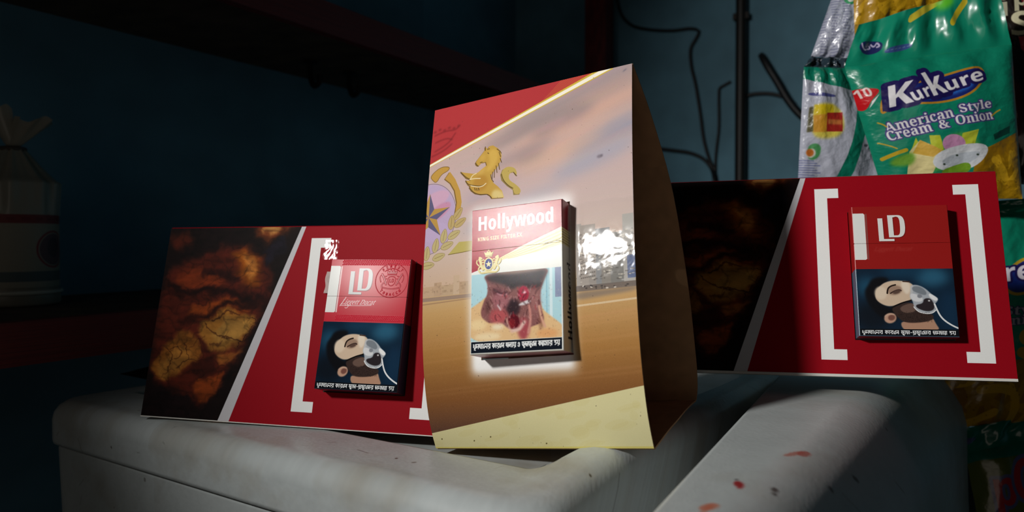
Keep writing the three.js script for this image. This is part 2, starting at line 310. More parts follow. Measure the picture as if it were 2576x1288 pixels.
{ // flat black lumpy shape on the chest, behind the left stand
  const g = thing('black_mound', 'flat black lumpy shape lying on the chest behind the left stand', 'bag', V(-0.235, 0.8805, -0.665));
  g.rotation.y = -CHEST_TURN;
  mesh('sheet', grid(40, 24, (u, v) => {
    const x = (u - 0.5) * 0.19, z = (0.5 - v) * 0.11, e = Math.pow(Math.sin(Math.PI * u), 0.6) * Math.pow(Math.sin(Math.PI * v), 0.6);
    return V(x, 0.001 + e * (0.017 + 0.012 * fbm(u * 5, v * 4, 2)), z);
  }), std({ color: 0x08080a, roughness: 0.55 }), g);
  mesh('underside', grid(8, 8, (u, v) => V((0.5 - u) * 0.19, 0.0006, (0.5 - v) * 0.11)), std({ color: 0x08080a, roughness: 0.6 }), g);
}
// ---------------------------------------------------------------- slab with the rounded edge beside the chest
{
  const s = thing('white_slab', 'tall off-white slab with a rounded top edge and red stains, right of the chest', 'slab', V(0.0486, 0, -0.2687));
  s.rotation.y = -27 * Math.PI / 180;                // local -z runs along the slab, x to its right
  const H = 0.905, prof = (w) => {
    const o = [[0, 0], [0, H - 0.003], [0.0008, H - 0.0008], [0.003, H]], r = 0.03;
    for (let i = 0; i <= 12; i++) { const a = i / 12 * 0.92; o.push([w - r + r * Math.sin(a), H - 0.0005 - r * (1 - Math.cos(a))]); }
    const ex = w - r + r * Math.sin(0.92), ey = H - 0.0005 - r * (1 - Math.cos(0.92)); o.push([ex + 0.012, ey - 0.017], [ex + 0.019, ey - 0.03], [ex + 0.022, ey - 0.045], [ex + 0.026, ey - 0.12], [ex + 0.03, 0], [0, 0]); return o;
  };
  // cross-section swept along the slab: it widens and rounds off at the far end
  const L0 = 0.10, L1 = -0.52, P = [], U = [], I = [], zs = [L0, L0 - 0.02, 0, -0.06, -0.14, -0.28, -0.4]; for (let i = 0; i <= 8; i++) zs.push(L1 + 0.024 * (1 - Math.sin(i / 8 * Math.PI / 2)));
  const n = prof(0.06).length, m = zs.length, acc = [0]; { const p = prof(0.06); for (let i = 1; i < n; i++) acc.push(acc[i - 1] + Math.hypot(p[i][0] - p[i - 1][0], p[i][1] - p[i - 1][1])); }
  for (let i = 0; i < n; i++) zs.forEach((z, k) => {
    const t = k > 7 ? 1 - Math.cos((k - 7) / 8 * Math.PI / 2) : 0, e = 0.02 * t, [x, y] = prof(Math.max(0.034, 0.045 - 0.135 * z) - e)[i]; P.push(x, y > 0.5 ? y - e * 0.5 : y, z); U.push(z + 0.8, acc[i] - 0.9);
  });
  for (let i = 0; i < n - 1; i++) for (let k = 0; k < m - 1; k++) { const a = i * m + k, b = a + m; I.push(a, b, a + 1, b, b + 1, a + 1); }
  const g = new THREE.BufferGeometry(); g.setAttribute('position', new THREE.Float32BufferAttribute(P, 3)); g.setAttribute('uv', new THREE.Float32BufferAttribute(U, 2)); g.setIndex(I);
  g.computeVertexNormals();
  const cap = (k, turn) => { const sh = new THREE.Shape(acc.map((_, i) => new THREE.Vector2(P[(i * m + k) * 3], P[(i * m + k) * 3 + 1]))), q = new THREE.ShapeGeometry(sh); if (turn) q.index.array.reverse(); return q.translate(0, 0, zs[k]); };
  const e0 = cap(0, false), e1 = cap(m - 1, true);
  const [c, q] = dirty(11);
  // one metre of slab length and about one metre of girth on the sheet
  const stain = (z, w, rx, ry, col, rot = 0) => { const X = ((z + 0.8) % 1) * 1024, Y = 1024 - (w % 1) * 1024; blob(q, X, Y, rx, ry, col, rot); };
  for (const [z, w, rx, ry, col, rot] of [[-0.102, 0.040, 8, 1.5, 'rgba(170,60,40,.55)', 0.3], [-0.107, 0.043, 5, 2.2, 'rgba(165,50,36,.6)', 0.2], [-0.045, 0.034, 4, 2, 'rgba(150,20,24,.85)', -0.5], [-0.041, 0.036, 2, 1, 'rgba(150,20,24,.7)', 0], [-0.014, 0.0335, 5, 3, 'rgba(196,96,66,.65)', 0.3], [-0.011, 0.034, 6, 1.4, 'rgba(196,96,66,.5)', 0], [-0.052, 0.046, 2.4, 1.4, 'rgba(40,36,34,.7)', 0], [-0.048, 0.047, 1.4, 1, 'rgba(40,36,34,.7)', 0], [-0.05, 0.031, 1, 1, 'rgba(40,36,34,.7)', 0], [-0.02, 0.09, 10, 24, 'rgba(150,22,24,.8)', 0.3], [-0.09, 0.10, 6, 16, 'rgba(150,22,24,.6)', 0.5], [-0.13, 0.13, 9, 20, 'rgba(140,22,24,.6)', 0.2], [-0.03, 0.16, 14, 30, 'rgba(150,22,24,.6)', -0.3]]) stain(z, w, rx, ry, col, rot);
  const t = texture(c);
  mesh('slab', g, std({ map: t, roughness: 0.42, bumpMap: plasticBump, bumpScale: 0.0002 }), s);
  mesh('end_face', mergeGeometries([e0, e1]), M.plastic, s);
}
{ // bit of debris on the rim
  const g = thing('wood_chip', 'tiny dark chip of wood on the chest rim below the tall stand', 'chip', V(0.0668, 0.8950, -0.3930));
  mesh('crumb', grid(14, 8, (u, v) => { const a = u * 6.2832, b = v * Math.PI, r = 1 + 0.5 * fbm(u * 4, v * 4, 3); return V(0.0042 * Math.sin(b) * Math.cos(a) * r, 0.0014 + 0.0013 * Math.cos(b), -0.0018 * Math.sin(b) * Math.sin(a) * r); }), std({ color: 0x3b342b, roughness: 0.9 }), g);
}

// ---------------------------------------------------------------- printed red card stands
const CW = 217.2, CH = 128;
const cardArt = (() => {
  const [c, g] = mmCanvas(CW, CH, 9.4);
  g.fillStyle = '#130b0b'; g.fillRect(0, 0, CW, CH);
  const leaf = ((main) => {                            // a dried tobacco leaf photographed on black, drawn small and then crumpled
    const [lc, g] = mmCanvas(108, CH, 5); g.fillStyle = '#130b0b'; g.fillRect(0, 0, 108, CH);
  // a dried tobacco leaf, photographed on black
  blurred(g, 2.2, () => {
    smooth(g, [[0, 24], [14, 20], [28, 17], [44, 7], [58, 22], [66, 36], [72, 52], [82, 70], [88, 96], [80, 106], [66, 114], [50, 118], [30, 108], [12, 104], [0, 92]], '#4a1a10');
    blob(g, 10, 119, 8, 6, '#4a1c10'); smooth(g, [[68, 126], [74, 118], [84, 121], [98, 126], [98, 132], [70, 132]], '#6b3114');
    smooth(g, [[10, 96], [30, 100], [46, 98], [52, 90], [40, 84], [16, 86]], '#6f2b12'); smooth(g, [[52, 112], [72, 112], [78, 98], [76, 86], [66, 88], [58, 98]], '#84430f');
  });
  blurred(g, 1.3, () => {
    smooth(g, [[34, 60], [42, 70], [58, 74], [74, 70], [78, 62], [70, 54], [62, 46], [50, 44], [38, 50]], '#8c5c24');
    smooth(g, [[44, 58], [54, 66], [68, 66], [76, 62], [68, 55], [58, 48], [48, 50]], '#a07436');
    smooth(g, [[2, 34], [14, 52], [28, 60], [36, 48], [40, 40], [30, 30], [14, 24], [4, 26]], '#7d4a1a'); smooth(g, [[6, 28], [14, 42], [28, 48], [34, 40], [24, 30], [12, 25]], '#8f5e26');
    smooth(g, [[26, 74], [48, 80], [72, 76], [74, 70], [52, 72], [38, 64], [24, 66]], '#7c3612'); smooth(g, [[34, 24], [44, 8], [58, 22], [62, 32], [50, 28]], '#7b3513'); smooth(g, [[60, 108], [70, 110], [76, 98], [72, 90], [66, 96]], '#a5652a');
    smooth(g, [[74, 124], [86, 125], [90, 130], [76, 130]], '#c08a4a'); smooth(g, [[52, 44], [64, 42], [72, 50], [66, 38], [54, 36]], '#8a4f20');
  });
  blurred(g, 1.1, () => {
    line(g, [[4, 88], [24, 82], [48, 86], [66, 80], [84, 78]], '#1d0a08', 4.5); line(g, [[20, 64], [34, 66], [48, 72], [62, 76], [80, 76]], '#240c08', 3.6);
    line(g, [[34, 98], [46, 97], [58, 92]], '#2a0f0b', 6); smooth(g, [[30, 34], [42, 40], [52, 38], [50, 28], [40, 26]], '#33120c'); line(g, [[0, 80], [10, 84], [20, 80]], '#2a0d09', 3);
    smooth(g, [[78, 114], [96, 126], [90, 110], [82, 100], [74, 114]], '#17131c'); smooth(g, [[0, -4], [0, 20], [16, 18], [34, 16], [42, 4], [46, -4]], '#150c0d');
  });
  for (let i = 0; i < 26; i++) {                       // creases and veins
    const x = 4 + rnd() * 66, y = 14 + rnd() * 80, a = rnd() * 1.2 - 0.2, l = 6 + rnd() * 16; const pts = [[x, y]];
    for (let k = 1; k < 5; k++) pts.push([x + Math.cos(a) * l * k / 4 + (rnd() - 0.5) * 3, y + Math.sin(a) * l * k / 4 + (rnd() - 0.5) * 4]);
    blurred(g, 0.25, () => line(g, pts, `rgba(40,14,6,${0.2 + rnd() * 0.3})`, 0.5 + rnd() * 0.8));
  }
  for (const p of [[[40, 62], [46, 56], [56, 52], [68, 52], [76, 56]], [[44, 66], [54, 68], [66, 70]], [[24, 50], [30, 44], [30, 36], [22, 32]], [[12, 46], [14, 38], [18, 30]], [[36, 50], [38, 42], [46, 38], [60, 36]], [[14, 44], [20, 46], [26, 42], [24, 36], [18, 36]]]) blurred(g, 0.2, () => line(g, p, 'rgba(52,22,8,.75)', 0.7));
  line(g, [[72, 66], [76, 65], [78, 62], [74, 59], [72, 55], [68, 53], [66, 49]], 'rgba(30,12,6,.8)', 0.4);
    const w = lc.width, h = lc.height, src = g.getImageData(0, 0, w, h), dst = g.createImageData(w, h);
    for (let y = 0; y < h; y++) for (let x = 0; x < w; x++) {
      const dx = 44 * fbm(x / 70, y / 52, 2, 4), dy = 38 * fbm(x / 60, y / 60, 9, 4), X = Math.max(0, Math.min(w - 1, Math.round(x + dx))), Y = Math.max(0, Math.min(h - 1, Math.round(y + dy)));
      const rid = Math.pow(1 - Math.min(1, Math.abs(fbm(x / 90 + dy / 40, y / 70, 17, 3)) * 5), 4), k = 1.05 + 0.55 * fbm(x / 60 + dx / 24, y / 34, 5, 4) - 0.28 * rid, i = 4 * (y * w + x), j = 4 * (Y * w + X);
      for (let q = 0; q < 3; q++) dst.data[i + q] = src.data[j + q] * k; dst.data[i + 3] = 255;
    }
    g.putImageData(dst, 0, 0); return lc;
  })();
  g.save(); poly(g, [[0, 0], [59.6, 0], [103.5, CH], [0, CH]]); g.clip(); g.translate(0, CH); g.scale(1, -1); g.drawImage(leaf, 0, 0, 108, CH); g.restore();
  // red field, silver stripe, white brackets
  poly(g, [[67.8, 0], [CW, 0], [CW, CH], [106.6, CH]], '#970d1b');
  poly(g, [[59.6, 0], [67.9, 0], [106.7, CH], [103.4, CH]], '#c9c7cb');
  const br = (x0, x1, d) => poly(g, [[x0, 8.6], [x0 + 15 * d, 8.6], [x0 + 15 * d, 15.2], [x0 + 7.6 * d, 15.2], [x0 + 7.6 * d, 113.6], [x0 + 14.4 * d, 113.6], [x0 + 14.4 * d, 120.1], [x0, 120.1]], '#f1f2f0');
  br(111.8, 0, 1); br(207, 0, -1);
  grain(c, 9); return texture(c);
})();
M.cardPrint = std({ map: cardArt, roughness: 0.5, specularIntensity: 0.09 });
M.cardCore = std({ color: 0xd9d6cf, roughness: 0.8 });
M.kraft = std({ map: pixelTex(256, (x, y) => { const k = 1 + 0.16 * fbm(x / 5, y / 30, 6) + 0.1 * (rnd() - 0.5); return [176 * k, 136 * k, 98 * k]; }), roughness: 0.9, side: THREE.DoubleSide });
M.redEdge = std({ color: 0x970d1b, roughness: 0.2, clearcoat: 0.8, clearcoatRoughness: 0.15 });
M.tape = std({ color: 0xffffff, transmission: 1, thickness: 0, roughness: 0.06, ior: 1.45, side: THREE.DoubleSide });
M.matteTape = std({ color: 0xc9b9b0, roughness: 0.5, transmission: 0.45, thickness: 0, side: THREE.DoubleSide });
function panelGeo(W, H, d, hole, uvW, uvH) {
  const s = new THREE.Shape(); s.moveTo(0, 0); s.lineTo(W, 0); s.lineTo(W, H); s.lineTo(0, H); s.closePath();
  if (hole) { const p = new THREE.Path(); hole.forEach(([x, y], i) => (i ? p.lineTo(x, y) : p.moveTo(x, y))); p.closePath(); s.holes.push(p); }
  const g = new THREE.ExtrudeGeometry(s, { depth: d, bevelEnabled: false }); const u = g.attributes.uv;
  if (uvW) for (let i = 0; i < u.count; i++) u.setXY(i, u.getX(i) / uvW, u.getY(i) / uvH);
  return g;
}
function cardStand(label, pos, X, Y, hole, lip) {
  const s = thing('card_stand', label, 'card stand', pos, undefined);
  frame(s, ...basis(X, Y));
  const W = CW / 1000, H = CH / 1000;
  const core = mesh('front_panel', panelGeo(W, H, 0.0012, hole).translate(0, 0, -0.0015), M.cardCore, s);
  mesh('printed_sheet', panelGeo(W, H, 0.00025, hole, W, H).translate(0, 0, -0.0003), M.cardPrint, core);
  mesh('top_fold', new THREE.CylinderGeometry(0.0023, 0.0023, W - 0.0002, 24, 1).rotateZ(Math.PI / 2).translate(W / 2, H - 0.0012, -0.0024), M.redEdge, s);
  const bk = mesh('back_panel', box(W, H - 0.004, 0.0012, W / 2, -(H - 0.004) / 2, 0), M.kraft, s); bk.position.set(0, H - 0.001, -0.0034); bk.rotation.x = 0.49;
  mesh('bottom_edge', box(W, lip, 0.003, W / 2, -lip / 2, -0.0012), M.cardCore, s).userData.label = 'white bottom edge';
  return s;
}
const frameL = { t: V(-0.2458, 0.8830, -0.5096), x: V(0.9588, 0.0078, 0.2838), y: V(0.0629, 0.969, -0.2389) };
const frameR = { t: V(0.0824, 0.9154, -0.5025), x: V(0.9631, 0.0168, 0.2686), y: V(0.0625, 0.9568, -0.2839) };
const holeOf = (pk, c) => {                            // the slot that the pack goes through, in the card's plane
  const [X, Y, N] = basis(c.x, c.y), [px, py, pn] = basis(pk.x, pk.y);
  return [[-0.0006, -0.0008], [0.0546, -0.0008], [0.0546, 0.0818], [-0.0006, 0.0818]].map(([a, b]) => {
    const p = pk.o.clone().addScaledVector(px, a).addScaledVector(py, b), h = p.clone().sub(c.t).dot(N); p.addScaledVector(pn, -h / pn.dot(N));
    p.sub(c.t); return [p.dot(X), p.dot(Y)];
  });
};
const packL = { o: V(-0.1193, 0.9098, -0.4635), x: V(0.9638, 0.0035, 0.2668), y: V(0.0747, 0.9564, -0.2825) };
const packR = { o: V(0.2067, 0.942, -0.4592), x: V(0.9707, 0.0161, 0.2397), y: V(0.0521, 0.9598, -0.2758) };
for (const p of [packL, packR]) {                      // a little deeper along the sight line, so that the pack sits in its slot
  p.k = p === packL ? 1.004 : 1.010; p.o.sub(EYE).multiplyScalar(p.k).add(EYE);
}
const standL = cardStand('left red card stand with a brown tobacco leaf photo, foil pack taped on', frameL.t, frameL.x, frameL.y, holeOf(packL, frameL), 0.0006);
cardStand('right red card stand with two white brackets, overhanging the slab', frameR.t, frameR.x, frameR.y, holeOf(packR, frameR), 0.0016);
{ // pieces of tape on the left stand
  const wav = (x0, x1, y0, y1, z, amp, sd, tx = 0, ty = 0) => grid(16, 16, (u, v) => V(x0 + (x1 - x0) * u + 0.0004 * Math.sin(v * 9 + sd), y0 + (y1 - y0) * v, z + amp * fbm(u * 3, v * 3, sd) + tx * (x1 - x0) * (u - 0.5) + ty * (y1 - y0) * (v - 0.5)));
  mesh('tape', wav(0.1225, 0.1325, 0.1055, 0.1185, 0.0010, 0.00022, 2, -0.05, -0.03), M.tape, standL).userData.label = 'clear glossy tape';
  mesh('tape', wav(0.1262, 0.1335, 0.0835, 0.0975, 0.0012, 0.0004, 5), M.matteTape, standL).userData.label = 'matte translucent tape';
}

// ---------------------------------------------------------------- cigarette packs
const PW = 54, PH = 81;
function man(g, m) {                                   // warning photo: man breathing through a mask
  g.save(); poly(g, [[0, 0], [PW, 0], [PW, 41], [0, 41]]); g.clip();
  g.fillStyle = '#0d2438'; g.fillRect(0, 0, PW, 41);
  blurred(g, 2.6, () => { blob(g, 42, 36, 9, 6, '#2a5f7c'); blob(g, 6, 30, 6, 6, '#1d4d69'); blob(g, 26, 39, 12, 3, '#17405c'); blob(g, 8, 12, 10, 8, '#0b1520'); blob(g, 50, 16, 6, 12, '#12304a'); });
  const q = (l) => l.map(([x, y]) => m(x, y));
  blurred(g, 0.7, () => smooth(g, q([[180, 740], [270, 730], [290, 760], [210, 810], [180, 880], [215, 950], [290, 960], [280, 1060], [200, 1050], [120, 950], [110, 840], [150, 790]]), '#0c0d12'));
  blurred(g, 0.22, () => {
    smooth(g, q([[300, 1050], [420, 1060], [495, 1020], [505, 1070], [525, 1122], [310, 1122], [290, 1090]]), '#b98f76');
    smooth(g, q([[250, 955], [390, 905], [405, 960], [440, 992], [505, 1000], [500, 1040], [430, 1062], [310, 1066], [275, 1010]]), '#3b2c28');
    smooth(g, q([[300, 955], [395, 915], [410, 950], [400, 985], [330, 1000]]), '#6d564c');
    smooth(g, q([[172, 895], [180, 850], [215, 800], [265, 766], [335, 755], [405, 770], [430, 790], [420, 830], [400, 880], [390, 905], [260, 952], [205, 935]]), '#dcc3a9');
  });
  blurred(g, 0.5, () => { smooth(g, q([[255, 850], [275, 800], [320, 790], [360, 810], [340, 850], [290, 870]]), '#a78a76'); smooth(g, q([[360, 760], [410, 770], [405, 830], [370, 870], [350, 800]]), '#efe0cc'); blob(g, ...m(215, 850), 3.4, 4, '#e9d5bd'); });
  line(g, q([[255, 852], [262, 820], [288, 798], [318, 790]]), '#2a1d18', 0.9); line(g, q([[275, 852], [300, 835], [335, 824], [345, 832]]), '#3a2823', 0.7); blurred(g, 0.3, () => smooth(g, q([[285, 850], [310, 828], [345, 826], [335, 848], [300, 860]]), '#5e483f'));
  line(g, q([[262, 955], [320, 925], [392, 903]]), '#15100f', 0.9);
  line(g, q([[370, 765], [410, 768]]), '#463128', 0.7);
  blurred(g, 0.25, () => { blob(g, ...m(236, 1032), 3.5, 3.0, '#caa088', 0.5); blob(g, ...m(245, 1028), 2.0, 1.7, '#7d5247', 0.5); line(g, q([[205, 1020], [225, 1000], [265, 1005]]), '#e3c0a8', 0.5); });
  blurred(g, 0.18, () => {
    smooth(g, q([[410, 792], [450, 788], [495, 812], [530, 865], [562, 888], [545, 915], [525, 930], [528, 975], [490, 1000], [425, 990], [398, 955], [400, 905], [385, 882], [400, 840]]), 'rgba(196,200,206,.9)');
    smooth(g, q([[420, 800], [470, 800], [500, 840], [490, 870], [440, 850], [412, 830]]), '#7f878f'); smooth(g, q([[470, 890], [510, 885], [525, 920], [520, 970], [470, 985], [415, 960], [410, 935], [460, 925]]), '#2c262a');
    smooth(g, q([[400, 850], [440, 860], [470, 890], [450, 915], [405, 910], [390, 880]]), '#dfe1e4'); blob(g, ...m(450, 872), 1.3, 1.2, '#8a8e96'); blob(g, ...m(500, 905), 0.6, 0.5, '#e8e8e8'); smooth(g, q([[510, 845], [562, 888], [540, 912], [505, 880]]), '#f3f4f4');
  });
  line(g, q([[398, 950], [410, 980], [450, 998], [500, 996], [528, 970]]), '#e6e8ea', 0.6); line(g, q([[528, 930], [535, 990], [555, 1040], [600, 1082], [652, 1110]]), '#e9ebec', 0.95);
  for (let i = 0; i < 300; i++) { const p = m(290 + rnd() * 200, 985 + rnd() * 75); blob(g, p[0], p[1], 0.16, 0.16, 'rgba(20,14,12,.5)'); }
  g.fillStyle = '#0a0f16'; g.fillRect(0, 0, PW, 4.4); g.restore();
}
const mL = (cx, cy) => [0.9 + (cx - 100 + (cy - 672) * 0.148) / 595 * 52.7, 41 - 0.0836 * (cy - 672)];
function ld(g, face, edge) {
  const sh = (dx, dy, f) => { poly(g, [[14.4 + dx, 73 + dy], [17.2 + dx, 73 + dy], [17.4 + dx, 59.8 + dy], [23.2 + dx, 59.8 + dy], [23.2 + dx, 58.4 + dy], [14.6 + dx, 58.4 + dy]], f);
    g.beginPath(); g.moveTo(20 + dx, 74.9 + dy); g.lineTo(25.4 + dx, 74.9 + dy); g.bezierCurveTo(29 + dx, 74.9 + dy, 29.6 + dx, 72 + dy, 29.6 + dx, 68 + dy); g.bezierCurveTo(29.6 + dx, 62.6 + dy, 28.4 + dx, 60.8 + dy, 25 + dx, 60.8 + dy); g.lineTo(20.3 + dx, 60.8 + dy); g.closePath();
    g.moveTo(22.9 + dx, 73.4 + dy); g.lineTo(23.1 + dx, 62 + dy); g.lineTo(24.8 + dx, 62 + dy); g.bezierCurveTo(26.6 + dx, 62 + dy, 26.8 + dx, 64 + dy, 26.8 + dx, 68 + dy); g.bezierCurveTo(26.8 + dx, 72 + dy, 26.6 + dx, 73.9 + dy, 24.6 + dx, 73.9 + dy); g.closePath(); g.fillStyle = f; g.fill('evenodd'); };
  sh(0.45, -0.45, edge); sh(0, 0, face);
}
function redPackArt(foil) {
  const [c, g] = mmCanvas(PW, PH, 12), [bc, b] = mmCanvas(PW, PH, 12);
  b.fillStyle = '#808080'; b.fillRect(0, 0, PW, PH);
  g.fillStyle = foil ? '#c6152e' : '#9c1a18'; g.fillRect(0, 0, PW, PH);
  poly(g, [[0, 46.8], [6.4, 46.8], [7.2, 47.4], [7.2, 75.6], [6.4, 76.4], [0, 76.4]], '#eceeea');
  g.fillStyle = foil ? '#f3c9c9' : '#8e4a44'; g.fillRect(7.5, 46.9, 0.9, 29.2); if (foil) { g.fillStyle = '#7d0f1e'; g.fillRect(7.2, 46.9, 0.25, 29.2); }
  ld(g, foil ? '#c9cccc' : '#e8e9e6', foil ? '#7e1020' : '#7a1513');
  if (foil) {
    const dots = (x0, x1, y0, rows) => { for (let r = 0; r < rows; r++) for (let x = x0 + (r % 2) * 0.6; x < x1; x += 1.2) { blob(b, x, y0 + r * 0.9, 0.3, 0.24, '#b8b8b8', 0, 0.1); blob(g, x, y0 + r * 0.9, 0.26, 0.2, 'rgba(236,110,120,.4)'); } };
    dots(8.5, 53, 77.2, 4); dots(8.5, 53, 42.4, 4);
    g.save(); g.translate(42.4, 67.4);                 // embossed seal
    for (const k of [g, b]) {
      const col = k === g ? 'rgba(150,12,34,.5)' : '#b0b0b0'; if (k === b) { b.save(); b.translate(42.4, 67.4); }
      k.strokeStyle = col; k.lineWidth = 0.4; k.beginPath(); k.arc(0, 0, 10.6, 0, 7); k.stroke(); k.lineWidth = 0.3; k.beginPath(); k.arc(0, 0, 7.4, 2.3, 0.85, true); k.stroke();
      const ring = (s, a0, a1, flip) => [...s].forEach((ch, i) => { const a = a0 + (a1 - a0) * i / (s.length - 1); k.save(); k.rotate(a); k.translate(0, flip ? -9.6 : 8.1); if (flip) k.rotate(0); text(k, ch, -0.6, 0, 1.6, 1.3, { fill: col }); k.restore(); });
      ring('FINEST', 0.75, -0.75); ring('TOBACCO', -0.75, 0.75, true);
      smooth(k, [[-2.6, 2.4], [2.6, 2.4], [2.4, -2], [0, -3.8], [-2.4, -2]], null, col, 0.4); text(k, 'LD', -1.7, -1.2, 2.4, 3.4, { fill: col });
      poly(k, [[-3, 4], [-3.4, 6.6], [-1.8, 5.2], [-1, 7.2], [0, 5.4], [1, 7.2], [1.8, 5.2], [3.4, 6.6], [3, 4]], col); k.fillStyle = col; k.fillRect(-3, 3.1, 6, 0.6);
      for (const s of [-1, 1]) { line(k, [[s * 3.4, -2.5], [s * 4.4, 0], [s * 5.6, 2.4], [s * 6.6, 3.8]], col, 1.1); line(k, [[s * 5.2, 2.2], [s * 3.6, 2.6]], col, 0.5); line(k, [[s * 5, 0.6], [s * 3.4, 1]], col, 0.5); line(k, [[s * 4.2, -1], [s * 6.6, -2.6], [s * 5.6, -5]], col, 0.7); line(k, [[s * 7, -1], [s * 8, 1.5], [s * 7.4, 3]], col, 0.5); }
      line(k, [[-5, -4.6], [0, -5.6], [5, -4.6]], col, 0.6);
      if (k === b) b.restore();
    }
    g.restore();
    text(g, 'Liggett Ducat', 10.2, 52, 3.0, 22.5, { font: 'italic SIZE serif', fill: '#f2e4e4', skew: -0.35 }); line(g, [[10.6, 51.2], [20, 51.2], [31, 51.6]], '#f2e4e4', 0.3); line(g, [[10, 51], [12, 54], [13.4, 56.4]], '#f2e4e4', 0.4); line(g, [[13.5, 50], [14.6, 49.2], [16, 51.5]], '#f2e4e4', 0.3);
  } else { blurred(g, 0.35, () => text(g, 'Liggett Ducat', 11, 52.2, 2.6, 21, { font: 'italic SIZE serif', fill: 'rgba(190,90,80,.5)', skew: -0.35 })); }
  man(g, mL);
  bangla(g, BREATH, 1.6, 3.4, 2.0, 50.5, '#e9ebec', 0.2);
  grain(c, 8); return [texture(c), texture(bc, false)];
}
function hollyArt() {
  const [c, g] = mmCanvas(PW, PH, 12);
  g.fillStyle = '#eceee8'; g.fillRect(0, 0, PW, PH);
  poly(g, [[0, 44.9], [12, 48.5], [28, 55.4], [54, 65.4], [54, PH], [0, PH]], '#a81a35');
  poly(g, [[14, 50.6], [28.7, 56.6], [40, 60.4], [54, 65.2], [54, 56.2], [44, 54], [33, 52.4], [22, 51.4], [14, 49.4]], '#efe2a6');
  for (let i = 0; i < 9; i++) line(g, [[18 + i * 0.6, 52 - i * 0.12], [34, 57.6 - i * 0.75], [54, 64.6 - i * 0.95]], i % 2 ? '#cdb765' : '#fbf3cc', 0.22);
  poly(g, [[18, 51.9], [30, 57.2], [54, 65.7], [54, 65.2], [30, 56.5]], '#f7eec2'); line(g, [[44, 57.4], [50, 58.4], [54, 57.6]], '#6b5a24', 0.35); line(g, [[43, 56.5], [49, 57.8], [53.4, 59.4]], '#4a3d18', 0.2);
  text(g, 'Hollywood', 3.6, 68.6, 8.0, 46, { fill: '#e9e7e4', stroke: '#8b1230', lw: 0.5 }); text(g, 'Hollywood', 3.5, 68.7, 8.0, 46, { fill: '#eceae6' });
  text(g, 'KING SIZE FILTER SX', 3.8, 62.6, 2.1, 27, { fill: '#f3e3b4' });
  // crest: crown, two rearing horses, oval shield with a star, ribbon
  g.save(); g.translate(10.7, 49.8);
  const au = '#e9dc9e', dk = '#7c6a2a';
  for (const [dx, dy, col] of [[0.25, -0.25, dk], [0, 0, au]]) {
    g.save(); g.translate(dx, dy);
    poly(g, [[-2, 4.2], [-2.9, 6.4], [-1.6, 5.7], [-0.8, 6.8], [0, 5.9], [0.8, 6.8], [1.6, 5.7], [2.9, 6.4], [2, 4.2]], col); g.fillStyle = col; g.fillRect(-2, 3.5, 4, 0.5); blob(g, 0, 7.1, 0.4, 0.5, col);
    for (const s of [-1, 1]) { line(g, [[s * 3.4, -3.2], [s * 4.6, -1.2], [s * 4.8, 0.8], [s * 5.6, 2.4]], col, 1.5); blob(g, s * 5, 3.1, 1.2, 0.7, col, s * 0.5); line(g, [[s * 4.8, 1.4], [s * 3, 2.2], [s * 2.6, 1.6]], col, 0.6); line(g, [[s * 4.6, 0.4], [s * 3, 0.6]], col, 0.6); line(g, [[s * 5, -1.4], [s * 6.6, -3], [s * 5.4, -4.4]], col, 0.8); line(g, [[s * 6, -1], [s * 7.6, 0.4], [s * 7, 2]], col, 0.7); }
    smooth(g, [[-7, -3.6], [-5, -5.2], [0, -4.2], [5, -5.2], [7, -3.6], [4.8, -6], [0, -5.4], [-4.8, -6]], col); g.beginPath(); g.ellipse(0, -0.6, 2.9, 3.7, 0, 0, 7); g.fillStyle = col; g.fill(); g.restore();
  }
  blob(g, 0, -0.6, 2.2, 3, '#2b3a86'); const st = []; for (let i = 0; i < 10; i++) { const r = i % 2 ? 0.8 : 2, a = Math.PI / 2 + i * Math.PI / 5; st.push([Math.cos(a) * r, -0.7 + Math.sin(a) * r]); } poly(g, st, '#f1e7b4'); line(g, [[-3.3, -0.8], [-2.4, -4], [0, -4.9], [2.4, -4], [3.3, -0.8]], au, 0.5);
  g.restore();
  // warning photo of a throat
  const q = (l) => l.map(([x, y]) => [(x - 118) / 955 * 53 + 0.3, 44 - (y - 150 + (x - 118) * 0.1) * 0.0503]);
  g.save(); poly(g, [[0.4, 7], [53, 7], [53, 43.8], [0.4, 43.8]]); g.clip();
  g.fillStyle = '#b3dbe4'; g.fillRect(0, 0, PW, 44); g.fillStyle = '#8c97b4'; g.fillRect(49.5, 28, 5, 16); g.fillStyle = '#d8edf2'; g.fillRect(46.4, 10, 1.6, 34); g.fillStyle = '#97c8d8'; g.fillRect(44.4, 10, 0.8, 30);
  blurred(g, 0.3, () => {
    smooth(g, q([[60, 560], [130, 512], [230, 440], [290, 380], [860, 400], [865, 500], [960, 580], [1100, 680], [1140, 900], [60, 920]]), '#e3bd8b');
    smooth(g, q([[240, 150], [500, 110], [960, 50], [900, 180], [860, 300], [850, 420], [870, 520], [900, 640], [760, 700], [560, 760], [420, 640], [320, 690], [210, 600], [260, 430], [300, 360], [296, 240]]), '#8a5a58');
  });
  blurred(g, 0.9, () => {
    smooth(g, q([[260, 150], [960, 50], [880, 200], [860, 280], [760, 290], [620, 260], [560, 320], [500, 260], [300, 220]]), '#2c2328'); smooth(g, q([[320, 110], [900, 40], [880, 90], [500, 150]]), '#8c6a58');
    blob(g, ...q([[570, 500]])[0], 4.2, 4.6, '#33242a'); blob(g, ...q([[440, 420]])[0], 5, 5.5, '#a2666c'); blob(g, ...q([[800, 430]])[0], 3, 6, '#9a6664'); blob(g, ...q([[420, 600]])[0], 5.5, 4, '#b4575a'); blob(g, ...q([[680, 720]])[0], 3.4, 6, '#a74d54');
